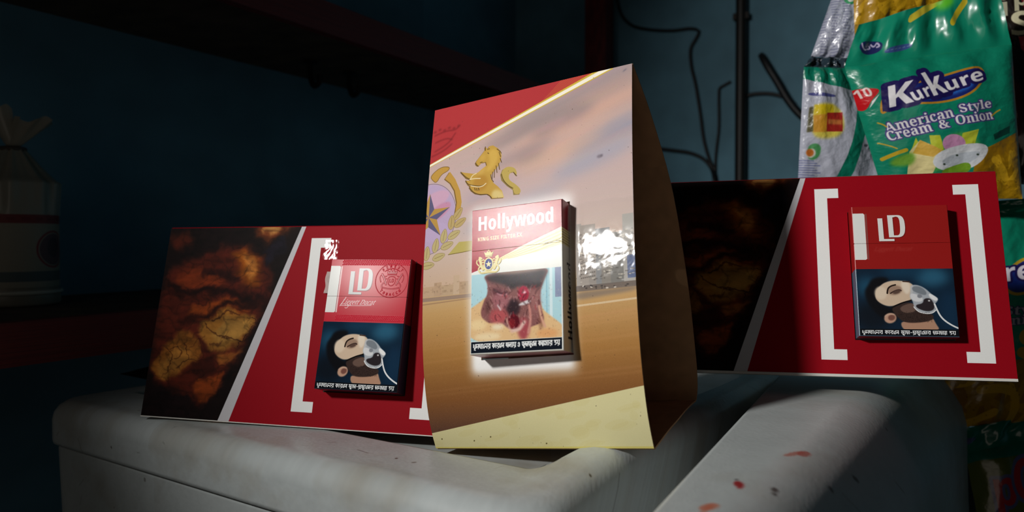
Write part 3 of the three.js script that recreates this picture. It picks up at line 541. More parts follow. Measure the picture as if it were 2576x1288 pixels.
    blob(g, ...q([[200, 700]])[0], 5, 3, '#efd3a0'); blob(g, ...q([[920, 760]])[0], 6, 2.6, '#e2a871'); blob(g, ...q([[300, 820]])[0], 8, 2, '#f0d9ae'); blob(g, ...q([[410, 710]])[0], 3.6, 1.5, '#f0e2c4'); blob(g, ...q([[400, 330]])[0], 3.4, 1.6, '#5d3038'); blob(g, ...q([[300, 500]])[0], 1, 4, '#5b3a38'); blob(g, ...q([[860, 640]])[0], 1, 4, '#8b5a4a');
  });
  blurred(g, 0.3, () => { blob(g, ...q([[680, 350]])[0], 3.2, 4.2, '#b02a45'); blob(g, ...q([[690, 335]])[0], 1, 0.7, '#f2c6cf'); smooth(g, q([[620, 470], [720, 410], [770, 430], [700, 470], [640, 480]]), '#d8d2d4'); blob(g, ...q([[575, 650]])[0], 3.4, 4, '#5a1420'); blob(g, ...q([[560, 670]])[0], 2.2, 2.6, '#7c2028'); blurred(g, 0.5, () => { line(g, q([[570, 745], [640, 735], [660, 690], [690, 650]]), '#e2bfb4', 1.8); line(g, q([[500, 620], [520, 700], [560, 760]]), '#dfb4a4', 1); }); line(g, q([[410, 480], [440, 530]]), '#ddd0d2', 0.8); line(g, q([[370, 310], [420, 360], [500, 340]]), '#46252d', 0.8); line(g, q([[400, 350], [450, 380], [520, 350]]), '#d09aa2', 0.5); line(g, q([[740, 480], [760, 600], [730, 760]]), '#c98a80', 1.4); line(g, q([[840, 480], [860, 600], [900, 690]]), '#d8a48c', 1.2); });
  g.save(); smooth(g, q([[250, 170], [500, 120], [950, 70], [880, 200], [850, 320], [850, 430], [900, 640], [760, 690], [560, 740], [420, 640], [320, 690], [220, 600], [270, 430], [300, 300]])); g.clip();
  for (let i = 0; i < 110; i++) { const x = 240 + rnd() * 660, y = 230 + rnd() * 480, a = Math.PI / 2 + (rnd() - 0.5) * 1.6, l = 16 + rnd() * 50, k = rnd(); blurred(g, 0.14, () => line(g, q([[x, y], [x + (rnd() - 0.5) * 24 + Math.cos(a) * l / 2, y + Math.sin(a) * l / 2], [x + Math.cos(a) * l, y + Math.sin(a) * l]]), k < 0.5 ? 'rgba(64,30,36,.4)' : k < 0.85 ? 'rgba(206,158,156,.36)' : 'rgba(190,60,70,.35)', 0.3 + rnd() * 0.8)); }
  g.restore();
  for (let i = 0; i < 500; i++) { const x = rnd() * PW, y = 7 + rnd() * 30; blob(g, x, y, 0.2 + rnd() * 0.5, 0.15 + rnd() * 0.3, rnd() < 0.5 ? 'rgba(255,236,210,.08)' : 'rgba(70,24,28,.09)', rnd() * 3); }
  for (let i = 0; i < 260; i++) { const p = q([[300 + rnd() * 580, 130 + rnd() * 170]])[0]; blob(g, p[0], p[1], 0.22, 0.14, `rgba(${10 + rnd() * 110},${10 + rnd() * 90},${20 + rnd() * 90},.4)`); }
  g.restore();
  poly(g, [[0.7, 0.8], [53, 0.8], [53, 6.8], [0.7, 6.8]], '#161c26');
  bangla(g, CANCER, 1.8, 5.5, 2.3, 50, '#eef0f0', 0.2);
  grain(c, 8); return texture(c);
}
function sideArt(fn) { const [c, g] = mmCanvas(22, PH, 12); fn(g); grain(c, 8); return texture(c); }
function pack(name, label, p, thick, art, seamY, side, opt = {}, group) {
  const t = thing(name, label, 'cigarette pack', p.o, group); frame(t, ...basis(p.x, p.y)); t.scale.setScalar(p.k ?? 1);
  const W = PW / 1000, H = PH / 1000, front = std({ map: art[0] ?? art, roughness: opt.roughness ?? 0.3, specularIntensity: opt.spec ?? 0.6 });
  if (opt.foil) { const [mc, mg] = canvas(8, 162); mg.fillStyle = '#000'; mg.fillRect(0, 0, 8, 162); mg.fillStyle = '#00f'; mg.fillRect(0, 0, 8, 80); front.metalnessMap = texture(mc, false); front.metalness = opt.metalness; const [rc, rg] = canvas(8, 162); rg.fillStyle = '#0f0'; rg.fillRect(0, 80, 8, 82); rg.fillStyle = '#040'; rg.fillRect(0, 0, 8, 80); front.roughnessMap = texture(rc, false); front.roughness = 0.62; }
  if (art[1]) { front.bumpMap = art[1]; front.bumpScale = 0.0005; }
  if (opt.grainBump) { front.bumpMap = plasticBump; front.bumpScale = 0.00003; }
  const sideM = std({ map: side, roughness: opt.sideRough ?? 0.35, metalness: (opt.metalness ?? 0) * 0.5 });
  const seg = (nm, y0, y1) => {                        // a hollow-cornered carton: printed front, sides, back
    const b = mesh(nm, bevelBox(W, y1 - y0, thick, 0.0007).translate(W / 2, (y0 + y1) / 2, -thick / 2), sideM, t);
    const lo = y0 ? y0 + 0.00004 : 0.0005, hi = y0 ? y1 - 0.0005 : y1 - 0.00004;
    const u = b.geometry.attributes.uv, q = b.geometry.attributes.position;
    for (let i = 0; i < u.count; i++) u.setXY(i, -q.getZ(i) / 0.022, q.getY(i) / H);
    mesh('printed_front', grid(6, 6, (a, c) => V(0.0004 + a * (W - 0.0008), lo + c * (hi - lo), 0.00012), (a, c) => [0.0004 / W + a * (1 - 0.0008 / W), (lo + c * (hi - lo)) / H]), front, b);
    return b;
  };
  seg('body', 0, seamY); seg('lid', seamY + 0.0001, H);
  return t;
}
pack('cigarette_pack', 'shiny red foil cigarette pack taped to the left red card stand', packL, 0.018, redPackArt(true), 0.0570, sideArt((g) => { g.fillStyle = '#8e0f22'; g.fillRect(0, 0, 22, PH); g.fillStyle = '#12283a'; g.fillRect(0, 0, 22, 41); }), { metalness: 0, roughness: 0.14, spec: 0.055, foil: true });
pack('cigarette_pack', 'flat matte red cigarette pack between the brackets of the right card stand', packR, 0.0165, redPackArt(false), 0.0570, sideArt((g) => { g.fillStyle = '#a31a1a'; g.fillRect(0, 0, 22, PH); g.fillStyle = '#4a6a80'; g.fillRect(0, 0, 22, 41); }), { roughness: 0.4 });
const packC = { o: V(-0.0221, 0.9372, -0.4108), x: V(0.8807, 0.1237, 0.4572), y: V(0.0094, 0.9605, -0.278), k: 1 };
const packIn = { o: V(-0.0226, 0.9374, -0.4141), x: V(0.9098, 0.1046, 0.4017), y: V(0.002, 0.9666, -0.2564), k: 0.985 };   // sits a little askew in its slot
packIn.o.sub(EYE).multiplyScalar(packIn.k).add(EYE);
pack('cigarette_pack', 'maroon and white cigarette pack with a gold crest, set in the tall stand', packIn, 0.021, hollyArt(), 0.0572, sideArt((g) => {
  g.fillStyle = '#d9d6cb'; g.fillRect(0, 0, 22, PH); g.fillStyle = '#8e1229'; g.fillRect(0, 65, 22, 20); g.fillStyle = '#d6c78a'; g.fillRect(0, 56.2, 22, 9); for (let i = 0; i < 6; i++) { g.fillStyle = '#8c7a3a'; g.fillRect(0, 57 + i * 1.4, 22, 0.4); }
  text(g, 'Hollywood', 12.5, 6, 6.4, 42, { fill: '#17171a', angle: Math.PI / 2 });
}), { roughness: 0.105, spec: 0.145, grainBump: true });

// ---------------------------------------------------------------- the tall curved stand in the middle
{
  const U0 = -38.8, U1 = 90.2, V0 = -47, V1 = 157.2;
  const prof = [[-47, -28], [-39, -23.6], [-30, -19.6], [-15, -15.2], [0, -12.2], [18, -10.2], [35, -9.2], [55, -8.8], [75, -9.2], [100, -10], [120, -11.2], [140, -12.8], [157.2, -14.4]];
  const n0 = (v) => { let i = 0; while (i < prof.length - 2 && prof[i + 1][0] < v) i++; const [a, b] = prof[i], [c, d] = prof[i + 1], p0 = prof[Math.max(0, i - 1)], p3 = prof[Math.min(prof.length - 1, i + 2)], t = Math.min(1, Math.max(0, (v - a) / (c - a))); const m1 = (d - p0[1]) / (c - p0[0]) * (c - a), m2 = (p3[1] - b) / (p3[0] - a) * (c - a); return (2 * t ** 3 - 3 * t ** 2 + 1) * b + (t ** 3 - 2 * t ** 2 + t) * m1 + (-2 * t ** 3 + 3 * t ** 2) * d + (t ** 3 - t ** 2) * m2; };
  const W = U1 - U0, H = V1 - V0;
  const [c, g] = mmCanvas(W, H, 10, U0, V0);
  const lg = (y0, y1, st) => { const q = g.createLinearGradient(0, y0, 0, y1); st.forEach(([o, k]) => q.addColorStop(o, k)); return q; };
  g.fillStyle = lg(157, 30, [[0, '#a9948f'], [0.3, '#c3a59f'], [0.5, '#c0aab0'], [0.75, '#c8b4ab'], [1, '#c9ab90']]); g.fillRect(U0, 25, W, H);   // printed sunset sky
  {
    const [sc, k] = mmCanvas(W, 120, 2.5, U0, 40); k.fillStyle = (() => { const q = k.createLinearGradient(0, 157, 0, 40); [[0, '#a9958f'], [0.25, '#bfa49d'], [0.5, '#c3aba8'], [0.75, '#c9b5ac'], [1, '#c9ab90']].forEach(([o, c]) => q.addColorStop(o, c)); return q; })(); k.fillRect(U0, 40, W, 120);
    k.save(); k.translate(20, 112); k.rotate(0.3);
    for (const [x, y, rx, ry, c] of [[50, 22, 50, 5, '#a08f90'], [16, 16, 34, 4, '#958584'], [44, 6, 46, 4, '#cda392'], [20, -4, 40, 3.5, '#cfa896'], [66, -12, 36, 6, '#9b96a2'], [44, -22, 26, 5, '#a7a2ae'], [4, 2, 24, 3, '#a38d8d'], [-20, -10, 18, 5, '#b6a1a9'], [60, 34, 36, 5, '#a58c86'], [-10, -28, 34, 5, '#b4abb2'], [28, -10, 26, 2.4, '#d3ab94'], [58, 14, 22, 2.6, '#b0908a'], [40, 10, 14, 3, '#8d8081'], [22, 9, 9, 2.4, '#8f8080'], [10, -2, 10, 2, '#94837f']]) blob(k, x, y, rx, ry, c, 0, 3.2);
    for (let i = 0; i < 50; i++) blob(k, -50 + rnd() * 130, -34 + rnd() * 70, 6 + rnd() * 12, 0.6 + rnd() * 1.2, `rgba(${160 + rnd() * 60},${140 + rnd() * 34},${134 + rnd() * 36},.13)`, 0, 0.9);
    k.restore(); g.save(); g.translate(U0, 160); g.scale(1, -1); g.imageSmoothingEnabled = true; g.drawImage(sc, 0, 0, W, 120); g.restore();
  }
  // street, sepia
  g.fillStyle = lg(46, -40, [[0, '#c9b08f'], [0.22, '#c29a63'], [0.5, '#a8783f'], [0.78, '#84562f'], [1, '#5e4136']]); g.fillRect(U0, V0, W, 42 - V0);
  // city
  for (const [x, y, w, h, k] of [[-39, 37, 8, 6, '#bfa183'], [-31, 37, 5, 8, '#b99b7e'], [-26, 37, 8, 6, '#bba082'], [-18, 37, 4, 11, '#c4aa8f'], [-14, 37, 6, 7, '#b79a7c'], [58, 34, 3, 34, '#a9a29c'], [60, 34, 9, 33, '#a59c94'], [69, 34, 8, 30, '#8a8b8c'], [72, 34, 6, 24, '#8d877f'], [77, 34, 8, 27, '#7f7d78'], [84, 34, 6, 36, '#b0aca6'], [86, 36, 6, 12, '#5f6c8e'], [65, 34, 4, 20, '#9a938c']]) { g.fillStyle = k; g.fillRect(x, y, w, h); }
  for (let i = 0; i < 260; i++) { const x = 58.5 + rnd() * 31, y = 36 + rnd() * 26; g.fillStyle = rnd() < 0.55 ? 'rgba(70,62,56,.5)' : 'rgba(226,218,204,.6)'; g.fillRect(x, y, 0.5 + rnd() * 1.4, 0.3 + rnd() * 0.5); }
  for (let r = 0; r < 5; r++) for (let k = 0; k < 8; k++) { g.fillStyle = 'rgba(60,54,50,.55)'; g.fillRect(60.4 + k * 1.05, 38 + r * 2 + 0.1 * k, 0.75, 0.7); }
  for (let i = 0; i < 40; i++) { g.fillStyle = 'rgba(130,104,78,.2)'; g.fillRect(-38 + rnd() * 28, 38 + rnd() * 6, 0.6 + rnd() * 1.5, 0.4 + rnd() * 1.2); }
  g.fillStyle = '#6f655f'; g.fillRect(57.5, 31.5, 33, 3); g.fillStyle = '#9a8270'; g.fillRect(-39, 34.4, 33, 2.2);
  for (let i = 0; i < 16; i++) blob(g, 59 + rnd() * 30, 32 + rnd() * 2.4, 0.4 + rnd() * 0.4, 0.4, rnd() < 0.5 ? '#e2dbd0' : '#3f3a38');
  blurred(g, 0.8, () => { smooth(g, [[57, 31], [66, 31.5], [78, 31.5], [91, 32], [91, 29.5], [70, 28], [57, 27]], '#8d7a66'); });
  poly(g, [[57, 23.6], [91, 25], [91, 26], [57, 24.6]], '#d9c29c'); poly(g, [[-39, 32.4], [-6, 33.6], [-6, 34.2], [-39, 33.2]], '#a88663');
  for (let i = 0; i < 14; i++) { const y = -30 + rnd() * 58, k = rnd(); blurred(g, 0.5, () => poly(g, [[U0, y], [U1, y + 7 + k * 2], [U1, y + 7.5 + k * 3], [U0, y + 0.6]], `rgba(${190 + k * 30},${140 + k * 20},${90 + k * 20},.14)`)); }
  for (let i = 0; i < 5200; i++) { const x = U0 + rnd() * W, y = -40 + rnd() * 66; g.fillStyle = rnd() < 0.5 ? 'rgba(60,36,20,.16)' : 'rgba(226,186,136,.13)'; g.fillRect(x, y, 0.3, 0.22); }
  // yellow band at the foot
  poly(g, [[U0, V0], [U1, V0], [U1, -17.2], [U0, -38.8]], '#ddd5a2'); g.save(); poly(g, [[U0, V0], [U1, V0], [U1, -17.2], [U0, -38.8]]); g.clip(); for (let i = 0; i < 40; i++) blob(g, U0 + rnd() * W, V0 + rnd() * 26, 2 + rnd() * 6, 1 + rnd() * 2, 'rgba(206,190,110,.12)', 0.2); g.restore(); poly(g, [[U0, V0], [U1, V0], [U1, -46], [U0, -46.3]], '#d8cb74');
  // shield, star, wreath, ribbon and a rearing horse
  g.save(); blurred(g, 0.5, () => { blob(g, -37.4, 84.5, 19.4, 22, '#b6a0bf'); blob(g, -33, 96, 10, 5, '#c9a0b8', 0.3); blob(g, -30, 88, 9, 4, '#c38aa6', 0.5); blob(g, -34, 76, 12, 6, '#b9a3c4'); });
  g.beginPath(); g.ellipse(-37.4, 84.5, 19.6, 22.2, 0, 0, 7); g.strokeStyle = 'rgba(95,80,100,.6)'; g.lineWidth = 0.4; g.stroke();
  { const st = []; for (let i = 0; i < 10; i++) { const r = i % 2 ? 6 : 15, a = Math.PI / 2 - 1.26 + i * Math.PI / 5; st.push([-37 + Math.cos(a) * r * 1.02, 85.4 + Math.sin(a) * r]); }
    for (let i = 0; i < 10; i++) poly(g, [[-37, 85.4], st[i], st[(i + 1) % 10]], i % 2 ? '#5c5878' : '#b58e45'); }
  const gold = '#bb9140', deep = '#7d5f2c';
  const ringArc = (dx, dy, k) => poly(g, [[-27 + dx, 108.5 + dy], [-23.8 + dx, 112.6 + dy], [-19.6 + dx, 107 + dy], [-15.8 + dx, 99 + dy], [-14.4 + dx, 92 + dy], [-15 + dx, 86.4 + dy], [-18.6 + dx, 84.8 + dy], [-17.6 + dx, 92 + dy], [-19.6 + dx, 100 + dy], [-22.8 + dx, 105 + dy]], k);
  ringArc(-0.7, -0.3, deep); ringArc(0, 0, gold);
  smooth(g, [[-38, 112], [-31, 117], [-24, 116], [-25, 113.4], [-30, 112], [-33, 106.6], [-36, 109]], gold, deep, 0.4);
  for (const [x, y, a] of [[-16.5, 85, 0.9], [-20.8, 80.3, 1.5], [-14.7, 79.4, 0.5], [-25.6, 72.6, 1.4], [-18.6, 72.5, 0.4], [-31, 67.5, 1.4], [-23, 66.5, 0.3], [-37, 63.3, 1.5], [-28.4, 60.2, 0.25], [-35.7, 55.8, 0.05]]) { smooth(g, [[-5.6, 0], [-1.2, 3], [6, 0], [-1.2, -3]].map(([p, q]) => [x + p * Math.cos(a) - q * Math.sin(a), y + p * Math.sin(a) + q * Math.cos(a)]), y > 75 ? '#b8a06a' : '#bcab78', 'rgba(120,98,50,.5)', 0.3); line(g, [[x - 3 * Math.cos(a), y - 3 * Math.sin(a)], [x + 3 * Math.cos(a), y + 3 * Math.sin(a)]], 'rgba(110,90,40,.6)', 0.3); }
  poly(g, [[-22, 60.8], [-15, 67.6], [-6, 67.2], [-6, 61.6]], '#b8a95f'); line(g, [[-22, 60.8], [-14, 61], [-6, 61.6]], '#77662c', 0.4);
  const hz = (l) => l.map(([x, y]) => [-6.1 + (x - 400) * 0.0855 + (y - 265) * 0.009, 114.9 - (y - 265) * 0.0778 - (x - 400) * 0.014]);
  const horse = hz([[483, 126], [500, 148], [515, 124], [545, 118], [580, 142], [602, 168], [608, 205], [600, 245], [576, 292], [545, 330], [520, 360], [512, 395], [532, 430], [562, 456], [592, 492], [604, 545], [510, 552], [500, 532], [478, 518], [430, 523], [385, 515], [355, 492], [338, 464], [352, 462], [330, 441], [312, 408], [350, 412], [346, 398], [320, 390], [275, 336], [310, 344], [376, 352], [412, 344], [452, 310], [488, 284], [482, 256], [450, 262], [436, 276], [418, 289], [404, 278], [399, 262], [414, 238], [442, 203], [470, 168], [482, 152]]);
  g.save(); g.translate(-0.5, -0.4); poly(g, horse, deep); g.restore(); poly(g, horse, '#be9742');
  g.save(); poly(g, horse); g.clip(); blurred(g, 0.8, () => { smooth(g, hz([[500, 170], [560, 140], [590, 190], [560, 280], [500, 340], [470, 330], [520, 260]]), '#cda74e'); blob(g, ...hz([[430, 430]])[0], 5, 5, '#b28534'); blob(g, ...hz([[440, 320]])[0], 3, 3, '#c9a250'); smooth(g, hz([[520, 480], [600, 490], [620, 560], [500, 560]]), '#d5bf7c'); smooth(g, hz([[430, 215], [470, 180], [490, 220], [440, 260]]), '#c7a04a'); }); g.restore();
  const tail = hz([[712, 372], [694, 340], [668, 346], [650, 372], [655, 410], [700, 440], [735, 480], [728, 515], [682, 520], [680, 480], [640, 450], [600, 405], [594, 360], [612, 318], [650, 296], [700, 306], [716, 340]]);
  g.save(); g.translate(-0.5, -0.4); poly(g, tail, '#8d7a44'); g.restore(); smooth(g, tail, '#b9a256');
  for (const l of [[[275, 338], [300, 368], [328, 390], [345, 396]], [[312, 410], [322, 436], [350, 446], [430, 458], [466, 438]], [[338, 464], [356, 494], [386, 516], [430, 524], [480, 518], [508, 548]], [[380, 470], [384, 488]], [[395, 474], [398, 490]], [[410, 470], [414, 486]], [[399, 262], [408, 282], [420, 290]], [[436, 262], [452, 256]], [[484, 128], [482, 160]], [[500, 150], [516, 146]], [[575, 150], [600, 170], [606, 186]], [[590, 176], [600, 215]], [[596, 230], [604, 262]], [[580, 270], [586, 320]], [[560, 290], [564, 345]], [[545, 320], [540, 385]], [[530, 340], [522, 400]], [[514, 362], [516, 398], [532, 420]], [[598, 360], [602, 400], [640, 450], [676, 472]], [[690, 345], [712, 374]], [[500, 180], [508, 186]]]) line(g, hz(l), 'rgba(84,62,26,.85)', 0.5);
  for (const l of [[[345, 400], [376, 392], [430, 392]], [[352, 452], [400, 464], [446, 456], [472, 432]], [[350, 398], [366, 366], [400, 350]]]) line(g, hz(l), '#e2cfa4', 0.6);
  g.restore();
  // white glow printed around the pack
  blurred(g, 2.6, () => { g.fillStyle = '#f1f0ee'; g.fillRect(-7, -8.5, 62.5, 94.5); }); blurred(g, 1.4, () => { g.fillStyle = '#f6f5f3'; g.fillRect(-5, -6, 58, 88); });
  // red corner with gold and white border
  poly(g, [[U0, 119.2], [U0, 160], [79, 160], [77.7, 158]], '#ad3437');
  g.save(); poly(g, [[U0, 119.2], [U0, 160], [79, 160]]); g.clip(); for (let i = 0; i < 26; i++) line(g, [[28 + i * 2.1, 141 + i * 0.72], [34 + i * 2.1, 144 + i * 0.72], [52 + i * 2.1, 161 + i * 0.72]], 'rgba(214,120,60,.6)', 0.3);
  blurred(g, 0.4, () => { for (const l of [[[-37, 139], [-30, 141], [-22, 140], [-20, 142]], [[-36, 134], [-29, 136], [-24, 134]], [[-36, 128], [-27, 131], [-22, 138]], [[-38, 125], [-30, 127], [-24, 131]]]) line(g, l, 'rgba(96,20,26,.55)', 0.8); for (let i = 0; i < 6; i++) blob(g, -37 + i * 3.4, 141.5 + (i % 2), 1.2, 0.9, 'rgba(96,20,26,.4)'); });
  g.restore();
  const edge = (o, k, w) => line(g, [[U0 - 1, 119 + o], [20, 139 + o], [79, 159 + o]], k, w);
  poly(g, [[U0, 118], [79, 156.6], [79, 160], [70, 158.4], [U0, 120]], '#c9ae3e'); poly(g, [[U0, 118.4], [79, 157.4], [74, 158.4], [U0, 119.7]], '#efe9d8');
  blurred(g, 0.35, () => { blob(g, 71.7, 104.7, 1.5, 1, 'rgba(90,80,90,.5)'); blob(g, 73, 105, 0.7, 0.8, 'rgba(80,70,80,.5)'); blob(g, 86, 154, 1.4, 0.4, 'rgba(80,80,100,.6)', 0.6); });
  for (let i = 0; i < 90; i++) blob(g, U0 + rnd() * W, V0 + rnd() * H, 0.12 + rnd() * 0.22, 0.1 + rnd() * 0.15, `rgba(60,44,36,${0.25 + rnd() * 0.5})`, rnd() * 3);
  for (const [x, y] of [[-33, -42], [-1, -41], [32, -44.5], [-12, -43]]) blob(g, x, y, 0.5, 0.35, 'rgba(70,56,20,.8)', 0.6);
  grain(c, 9);
  const art = texture(c); art.wrapS = art.wrapT = THREE.ClampToEdgeWrapping;
  const t = thing('display_stand', 'tall curved cardboard stand with a sunset street print, in the middle', 'display stand', packC.o); frame(t, ...basis(packC.x, packC.y));
  // grid lines fall on the slot's edges
  const us = [], vs = []; const span = (a, b, n, out) => { for (let i = 0; i < n; i++) out.push(a + (b - a) * i / n); };
  span(U0, -0.5, 5, us); span(-0.5, 54.5, 6, us); span(54.5, U1, 5, us); us.push(U1); span(V0, -0.6, 14, vs); span(-0.6, 81.6, 24, vs); span(81.6, V1, 20, vs); vs.push(V1);
  const sheet = (off, flip) => {
    const P = [], T = [], I = [], nu = us.length; vs.forEach((v) => us.forEach((u) => { P.push(u / 1000, v / 1000, (n0(v) + off) / 1000); T.push((u - U0) / W, (v - V0) / H); }));
    for (let j = 0; j < vs.length - 1; j++) for (let i = 0; i < nu - 1; i++) { if (us[i] > -0.6 && us[i] < 54 && vs[j] > -0.7 && vs[j] < 81) continue; const a = j * nu + i, b = a + 1, d = a + nu, e = d + 1; flip ? I.push(a, e, b, a, d, e) : I.push(a, b, e, a, e, d); }
    const q = new THREE.BufferGeometry(); q.setAttribute('position', new THREE.Float32BufferAttribute(P, 3)); q.setAttribute('uv', new THREE.Float32BufferAttribute(T, 2)); q.setIndex(I); q.computeVertexNormals(); return q;
  };
  const back = sheet(-0.9, true);
  const strip = (pts) => grid(pts.length - 1, 1, (a, b) => { const [u, v] = pts[Math.round(a * (pts.length - 1))]; return V(u / 1000, v / 1000, (n0(v) - 0.9 * (1 - b)) / 1000); });
  const fp = mesh('front_panel', mergeGeometries([back, strip(vs.map((v) => [U1, v])), strip(vs.map((v) => [U0, v]).reverse()), strip([[U0, V0], [U1, V0]]), strip([[U1, V1], [U0, V1]]), strip([[-0.5, 81.6], [-0.5, -0.6]]), strip([[54.5, -0.6], [54.5, 81.6]]), strip([[-0.5, -0.6], [54.5, -0.6]])]), M.kraft, t);
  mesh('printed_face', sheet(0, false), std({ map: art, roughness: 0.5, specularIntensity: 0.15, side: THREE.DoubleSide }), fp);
  const ext = (pts, th) => {                           // a bent board swept across the stand
    const cv = new THREE.CatmullRomCurve3(pts.map(([v, n]) => V(0, v / 1000, n / 1000)), false, 'centripetal'), pp = cv.getPoints(40), s = new THREE.Shape(), nn = pp.map((p, i) => { const a = pp[Math.max(0, i - 1)], b = pp[Math.min(40, i + 1)]; return new THREE.Vector2(-(b.z - a.z), b.y - a.y).normalize(); });
    // shape in (y, z); swept along x
    pp.forEach((p, i) => (i ? s.lineTo(p.y, p.z) : s.moveTo(p.y, p.z))); for (let i = 40; i >= 0; i--) s.lineTo(pp[i].y + nn[i].x * th, pp[i].z + nn[i].y * th); s.closePath();
    const q = new THREE.ExtrudeGeometry(s, { depth: W / 1000, bevelEnabled: false }); q.applyMatrix4(new THREE.Matrix4().set(0, 0, 1, U0 / 1000, 1, 0, 0, 0, 0, 1, 0, 0, 0, 0, 0, 1)); return q;
  };
  mesh('back_panel', ext([[157, -15.5], [150, -28], [137.4, -46.9], [107.2, -79], [69.5, -98], [43.8, -107], [14, -113.5], [0.9, -115.4], [-10, -114.5], [-17, -111]], 0.0009), M.kraft, t);
  mesh('base_panel', ext([[-17.4, -110.4], [-21, -98], [-25, -86], [-31, -70], [-36, -56], [-44, -36], [-46.6, -29.4]], 0.0009), M.kraft, t);
  // clear tape from the pack's sides to the board, crumpled below
  const strip2 = (path, n) => {
    const pc = new THREE.CatmullRomCurve3(path.map(([u, q]) => V(u / 1000, 0, q / 1000)), false, 'centripetal');
    mesh('clear_tape', grid(n, 60, (a, b) => {
      const p = pc.getPoint(a), v = 35 + 44 * b, low = Math.min(1, Math.max(0, (66 - v) / 12)), ripple = fbm(p.x * 120, v * 0.12, 4, 4) * (0.035 + 0.13 * low) + fbm(p.x * 420, v * 0.42, 8, 3) * 0.03 * low + 0.08 * Math.max(0, (v - 76) / 3) * fbm(p.x * 300, v * 0.3, 2);
      return V(p.x, v / 1000 + 0.0006 * Math.sin(p.x * 110) + 0.0003 * Math.sin(p.x * 420), p.z + 0.00035 + (ripple + n0(v) + 8.9) / 1000);
    }), M.tape, t).userData.label = 'clear glossy tape';
  };
  strip2([[55.4, -4.5], [56.2, -6.8], [58, -8.1], [64, -8.35], [78, -8.35], [90.4, -8.35]], 110);
  strip2([[-10, -8.4], [-4, -8.3], [-1.6, -7.6], [-0.9, -4]], 40);
}

// ---------------------------------------------------------------- hanging snack packets
const foilBump = pixelTex(512, (x, y) => { const a = 1 - Math.abs(fbm(x / 70, y / 46, 31, 4)) * 3.2, b = fbm(x / 18, y / 18, 40, 3); const v = 110 + 70 * a + 14 * b; return [v, v, v].map((q) => Math.max(0, Math.min(255, q))); }, false);
const inv = (quad, x, y) => {                          // inverse bilinear, for placing the print
  let u = 0.5, v = 0.5; const [tl, tr, br, bl] = quad;
  const f = (u, v) => [0, 1].map((k) => (1 - u) * (1 - v) * tl[k] + u * (1 - v) * tr[k] + u * v * br[k] + (1 - u) * v * bl[k]);
  for (let i = 0; i < 20; i++) { const p = f(u, v), e = 1e-4, a = f(u + e, v), b = f(u, v + e), J = [(a[0] - p[0]) / e, (b[0] - p[0]) / e, (a[1] - p[1]) / e, (b[1] - p[1]) / e], D = J[0] * J[3] - J[1] * J[2], dx = x - p[0], dy = y - p[1]; u += (J[3] * dx - J[1] * dy) / D; v += (-J[2] * dx + J[0] * dy) / D; }
  return [u, v];
};
function packetArt(quad, n, m, base, fn) {
  const [c, g] = canvas(n, m); g.S = 1; g.fillStyle = base; g.fillRect(0, 0, n, m);
  const q = (x, y) => { const [u, v] = inv(quad, x, y); return [u * n, v * m]; };
  const word = (s, x0, y0, x1, y1, hpx, o = {}) => {   // baseline from (x0, y0) to (x1, y1) as seen, letters hpx high
    const a = q(x0, y0), b = q(x1, y1), t = q(x0, y0 - hpx), h = Math.hypot(t[0] - a[0], t[1] - a[1]), w = Math.hypot(b[0] - a[0], b[1] - a[1]);
    g.save(); g.translate(...a); g.rotate(Math.atan2(b[1] - a[1], b[0] - a[0])); const k = h / 72; g.scale(k, k); g.font = (o.font ?? 'bold SIZE sans-serif').replace('SIZE', '100px'); g.scale(w / k / g.measureText(s).width, 1);
    if (o.stroke) { g.strokeStyle = o.stroke; g.lineWidth = o.lw ?? 16; g.lineJoin = 'round'; g.strokeText(s, 0, 0); } g.fillStyle = o.fill ?? '#fff'; g.fillText(s, 0, 0); g.restore();
  };
  fn(g, q, word, (l) => l.map((p) => q(...p))); grain(c, 8); return texture(c);
}
function crisps(g, x0, y0, w, h, n, k0 = 1) { for (let i = 0; i < n; i++) { const x = x0 + rnd() * w, y = y0 + rnd() * h, a = rnd() * 3.1, k = rnd(); line(g, [[x - 34 * k0 * Math.cos(a), y - 34 * k0 * Math.sin(a)], [x + 8 * k0 * Math.sin(a), y - 8 * k0 * Math.cos(a)], [x + 34 * k0 * Math.cos(a), y + 34 * k0 * Math.sin(a)]], `rgb(${150 + 70 * k},${110 + 62 * k},${8 + 26 * k})`, (13 + rnd() * 10) * k0); } for (let i = 0; i < n; i++) blob(g, x0 + rnd() * w, y0 + rnd() * h, 2 + rnd() * 3, 2 + rnd() * 2, 'rgba(90,60,10,.6)'); }
const seals = {};
